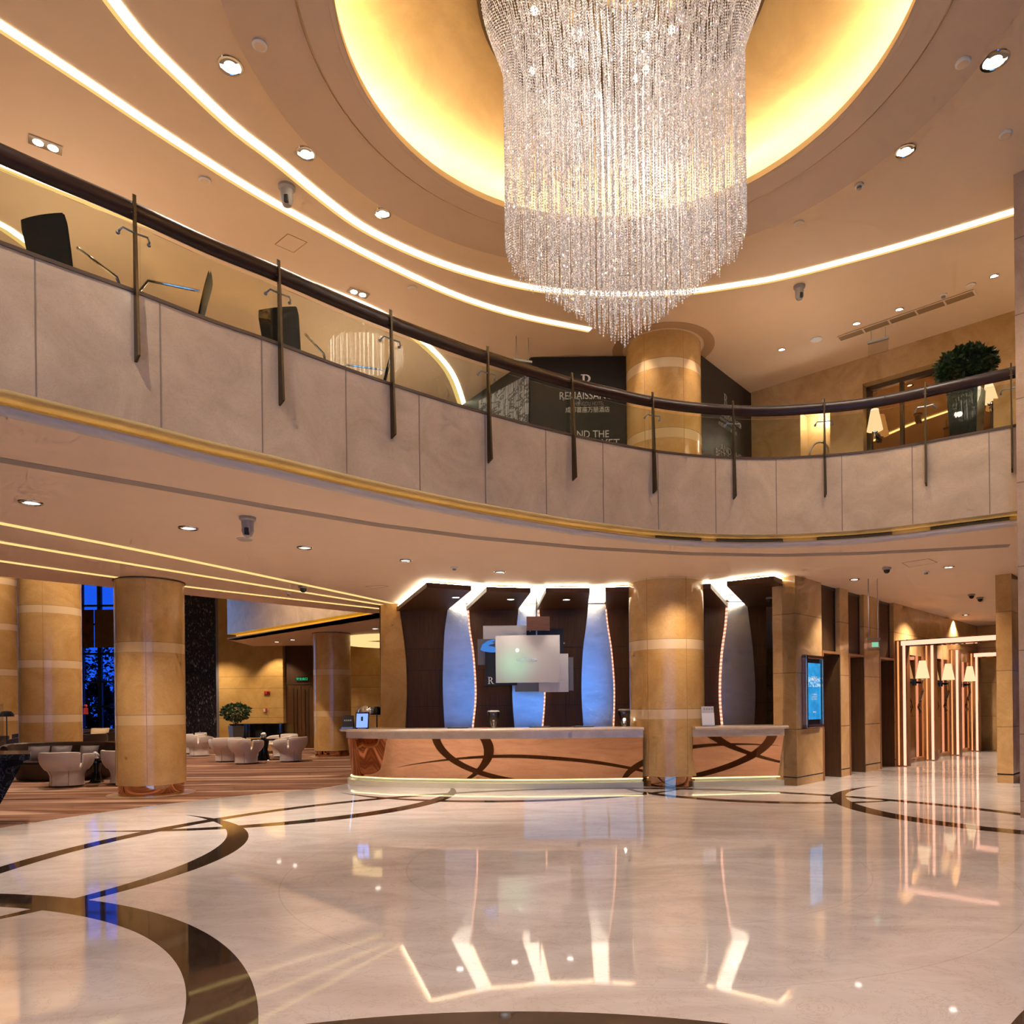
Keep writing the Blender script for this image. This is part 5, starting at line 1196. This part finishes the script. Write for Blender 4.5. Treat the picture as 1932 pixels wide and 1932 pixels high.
# fire alarm fittings
p = atY(504, 1307, YW - .02); t = thing('fire_alarm', 'red fire alarm box on the honey marble wall', 'fire alarm', p, group='red fire alarm fittings'); MB().box(p, (.22, .06, .12)).build('housing', 'red', t, bevel=.01); MB().box(p + Vector((.05, -.035, 0)), (.07, .02, .07)).build('strobe', plain('strobe_dark', '6a1a18', .2), t)
p = atY(501, 1340, YW - .02); t = thing('fire_call_point', 'small red and white fire call point below the fire alarm box', 'fire alarm', p, group='red fire alarm fittings'); MB().box(p, (.12, .05, .14)).build('housing', 'red', t, bevel=.008); MB().box(p + Vector((-.03, -.03, .0)), (.06, .02, .12)).build('cover', 'white', t)
cL = bpy.data.objects['marble_column.001'].location; vd = Vector((cL.x, cL.y, 0)).normalized(); sd = Vector((vd.y, -vd.x, 0)); q = Vector((cL.x, cL.y, 0)) + sd * .715 - vd * .05
q.z = atY(155, 1342, q.y).z; t = thing('fire_alarm', 'small red alarm on the right side of the tall banded column', 'fire alarm', q, group='red fire alarm fittings'); MB().box(q, (.1, .1, .16), z=.5).build('housing', 'red', t, bevel=.01); MB().sphere(q + Vector((0, 0, .13)), .04).build('beacon', 'red', t)
# black stone counter at the left edge with orchid vase
a = at(57, 1427, .97) if False else atY(57, 1424, 9.7)
zt_ = atY(57, 1421, 9.7).z; xr = a.x
t = thing('stone_console', 'black veined stone console with a slanted side at the left edge', 'console table', (xr - .9, 9.9, 0))
def xe(px, Y): return atY(px, 1424, Y).x
MB().prism([(xe(57, 9.5) - 1.8, 9.5), (xe(57, 9.5), 9.5), (xe(59, 10.4), 10.4), (xe(59, 10.4) - 1.8, 10.4)], zt_ - .08, zt_).build('top_slab', 'bstone', t, bevel=.004)
k0, k1 = xe(46, 9.58), xe(47, 10.3)
MB().add([(k0 - 1.6, 9.58, zt_ - .08), (k0, 9.58, zt_ - .08), (k1, 10.3, zt_ - .08), (k1 - 1.6, 10.3, zt_ - .08), (k0 - 1.1, 9.6, 0), (k0 - .52, 9.6, 0), (k1 - .52, 10.28, 0), (k1 - 1.1, 10.28, 0)], [(0, 1, 2, 3), (4, 5, 6, 7), (0, 1, 5, 4), (1, 2, 6, 5), (2, 3, 7, 6), (3, 0, 4, 7)]).build('base', 'bstone', t)
vx = xe(9, 10.02) - .17; vy = 9.87; t = thing('orchid_vase', 'square glass vase filled with white orchids on the black stone console', 'vase', (vx, vy, zt_ + .001))
MB().box((vx, vy, zt_ + .334), (.32, .30, .66)).build('glass_body', 'glassclear', t)
m = MB()
for k in range(60):
    c_ = Vector((vx + random.uniform(-.10, .12), vy + random.uniform(-.11, .11), zt_ + .13 + random.uniform(0, .46)))
    for q in range(5): a_ = q * 1.257 + k; m.sphere(c_ + Vector((.028 * math.cos(a_), -.01, .028 * math.sin(a_))), .024, 6, 4, (1, .4, 1))
m.build('orchids', 'petal', t, smooth=True); leaves((vx, vy, zt_ + .12), .11, .11, .04, 60, .07).build('leaves', 'leaf', t, flip=False)
g = ground(13, 18.2); t = thing('floor_lamp', 'dark dome shaped floor lamp at the left edge', 'lamp', g)
zz = atY(13, 1352, 18.2).z
MB().lathe([(.16, zz), (.155, zz + .06), (.10, zz + .13), (.002, zz + .15)], (g[0], g[1], 0), 20, caps=False).build('lamp_shade', 'jet', t, smooth=True); MB().lathe([(.14, .006), (.14, .03), (.012, .04), (.012, zz + .1)], (g[0], g[1], 0), 16).build('pole', 'black', t)
# garden trees beyond the window
for i, (x, h, lab) in enumerate(((128, 7.0, 'dark bluish tree seen through the left part of the garden window'), (215, 6.2, 'dark bluish tree seen through the right part of the garden window'), (100, 7.5, 'dark garden tree hidden mostly behind the banded column'), (185, 3.0, 'low dark palm like shrub at the foot of the garden window'))):
    p = atY(x, 1400, (34.5, 37.2, 40.0, 32.6)[i]); t = thing('garden_tree', lab, 'tree', (p.x, p.y, 0), group='trees in the garden')
    MB().tube([(p.x, p.y, 0), (p.x + .1, p.y, h * .5)], .09).build('trunk', 'leather', t); leaves((p.x, p.y, h * .55), (.9, .9, .9, .55)[i], .9 if i < 3 else .5, h * .42, 1500, .22).build('foliage', 'leafdark', t, flip=False)

# ================================================================ LIGHT
def lamp(kind, name, loc, e, color, size=.1, rot=(0, 0, 0), **k):
    l = bpy.data.lights.new(name, kind); l.energy = e; c = lin(color); l.color = c[:3]
    if kind == 'AREA': l.shape = 'DISK'; l.size = size
    else: l.shadow_soft_size = size
    for a, b in k.items(): setattr(l, a, b)
    o = bpy.data.objects.new(name, l); col.objects.link(o); o.location = loc; o.rotation_euler = rot; return o
WARM, WARM2 = 'ffe6cc', 'fff2e4'
for k in range(3): a = k * 2.1; lamp('POINT', 'chandelier_lamp', (DC.x + .3 * math.cos(a), DC.y + .3 * math.sin(a), 7.0 + .5 * k), 45, WARM2, .3); lamp('SPOT', 'ring_fill', (DC.x + 3.4 * math.cos(a + .6), DC.y + 3.4 * math.sin(a + .6), ZRING - .05), 170, WARM, .06, spot_size=math.radians(150), spot_blend=.6)  # spots on the ring are added fill for the balcony front
for i, p in enumerate(dlp):
    hi = p.z > 5; s_ = DL[i][3] if i < len(DL) else .1
    e = (200 if s_ > .1 else 110) if hi else 260
    lamp('SPOT', 'downlight_and_fill', p - Vector((0, 0, .05)), e, WARM2, .06, spot_size=math.radians(95), spot_blend=.7)
for c_ in ((847, 1125), (960, 1128), (1068, 1128), (1420, 1115)): p = at(*c_, ZK); lamp('SPOT', 'canopy_lamp', p - Vector((0, 0, .03)), 60, WARM2, .04, spot_size=math.radians(80), spot_blend=.5)
for x, y, e in ((-8, 19, 1700), (-15, 20, 1700), (-11, 16, 1200)): lamp('SPOT', 'lounge_fill', (x, y, 8.3), e, WARM, .08, spot_size=math.radians(120), spot_blend=.8)  # added fill spots high over the lounge, without fittings
for x, y, e in ((-12, 26.5, 90), (-8.3, 25.2, 110), (9.5, 17.5, 170), (12, 21, 170), (7.6, 14.0, 90), (-7.6, 11.0, 90), (-4.6, 12.2, 60), (-3.6, 9.6, 60), (-1.5, 12.6, 60), (2.6, 12.6, 60), (6.4, 11.6, 60)): lamp('SPOT', 'downlight_and_fill', (x, y, ZL - .03), e * 3.2, WARM, .05, spot_size=math.radians(125), spot_blend=.8)  # extra fill spots under the lower ceiling, no fittings at these points
for x, y, e in ((-6.5, 10, 90), (-3.5, 14.0, 80), (4.4, 12.6, 45), (7.9, 11.2, 40), (-10, 6, 90)): lamp('POINT', 'upper_room_fill', (x, y, 6.6), e, WARM, .4)  # added fill points hanging free in the upper level
q = UW0 + UWD * (n0 + n1) / 2 - UWN * .15; lamp('POINT', 'niche_lamp', (q.x, q.y, nz - .15), 25, WARM2, .05)
for a in (-.9, -2.2): lamp('SPOT', 'column_lamp', (cB.x + .95 * math.cos(a), cB.y + .95 * math.sin(a), ZUP - .03), 90, WARM, .03, rot=(0, 0, 0), spot_size=math.radians(60), spot_blend=.8)
p = atY(510, 1240, YW - .9); lamp('SPOT', 'wall_washer', (p.x, p.y, 3.8), 160, WARM, .05, rot=(math.radians(28), 0, 0), spot_size=math.radians(80), spot_blend=.6)
for x, y, e in ((-3, -2, 900), (4.5, -2, 900), (6, 4, 420), (-3.5, 4, 480)): lamp('SPOT', 'downlight_and_fill', (x, y, 8.4), e, WARM2, .08, spot_size=math.radians(120), spot_blend=.7)  # unseen fill spots just below the upper ceiling, without fittings
w = bpy.data.worlds.new('dusk'); sc.world = w; w.use_nodes = True; nt = w.node_tree; bg = nt.nodes['Background']
tc = nt.nodes.new('ShaderNodeTexCoord'); sp = nt.nodes.new('ShaderNodeSeparateXYZ'); rp = nt.nodes.new('ShaderNodeValToRGB')
nt.links.new(tc.outputs['Generated'], sp.inputs[0]); nt.links.new(sp.outputs[2], rp.inputs[0])
rp.color_ramp.elements[0].position = 0.0; rp.color_ramp.elements[0].color = (.13, .36, .78, 1); rp.color_ramp.elements[1].position = .5; rp.color_ramp.elements[1].color = (.05, .18, .55, 1)
nt.links.new(rp.outputs[0], bg.inputs[0]); bg.inputs[1].default_value = 6.0

for k in ('crystal', 'lens', 'lensdim', 'bulb', 'green', 'tabscreen', 'bluehand', 'lettermain', 'letter', 'screen', 'shade', 'leddot', 'cove2'): M[k].cycles.emission_sampling = 'NONE'
for m_ in bpy.data.materials:
    if m_.name.startswith(('spot_glow', 'led_orange', 'stripe_photo', 'projection', 'pale_green', 'mezz_cove')): m_.cycles.emission_sampling = 'NONE'
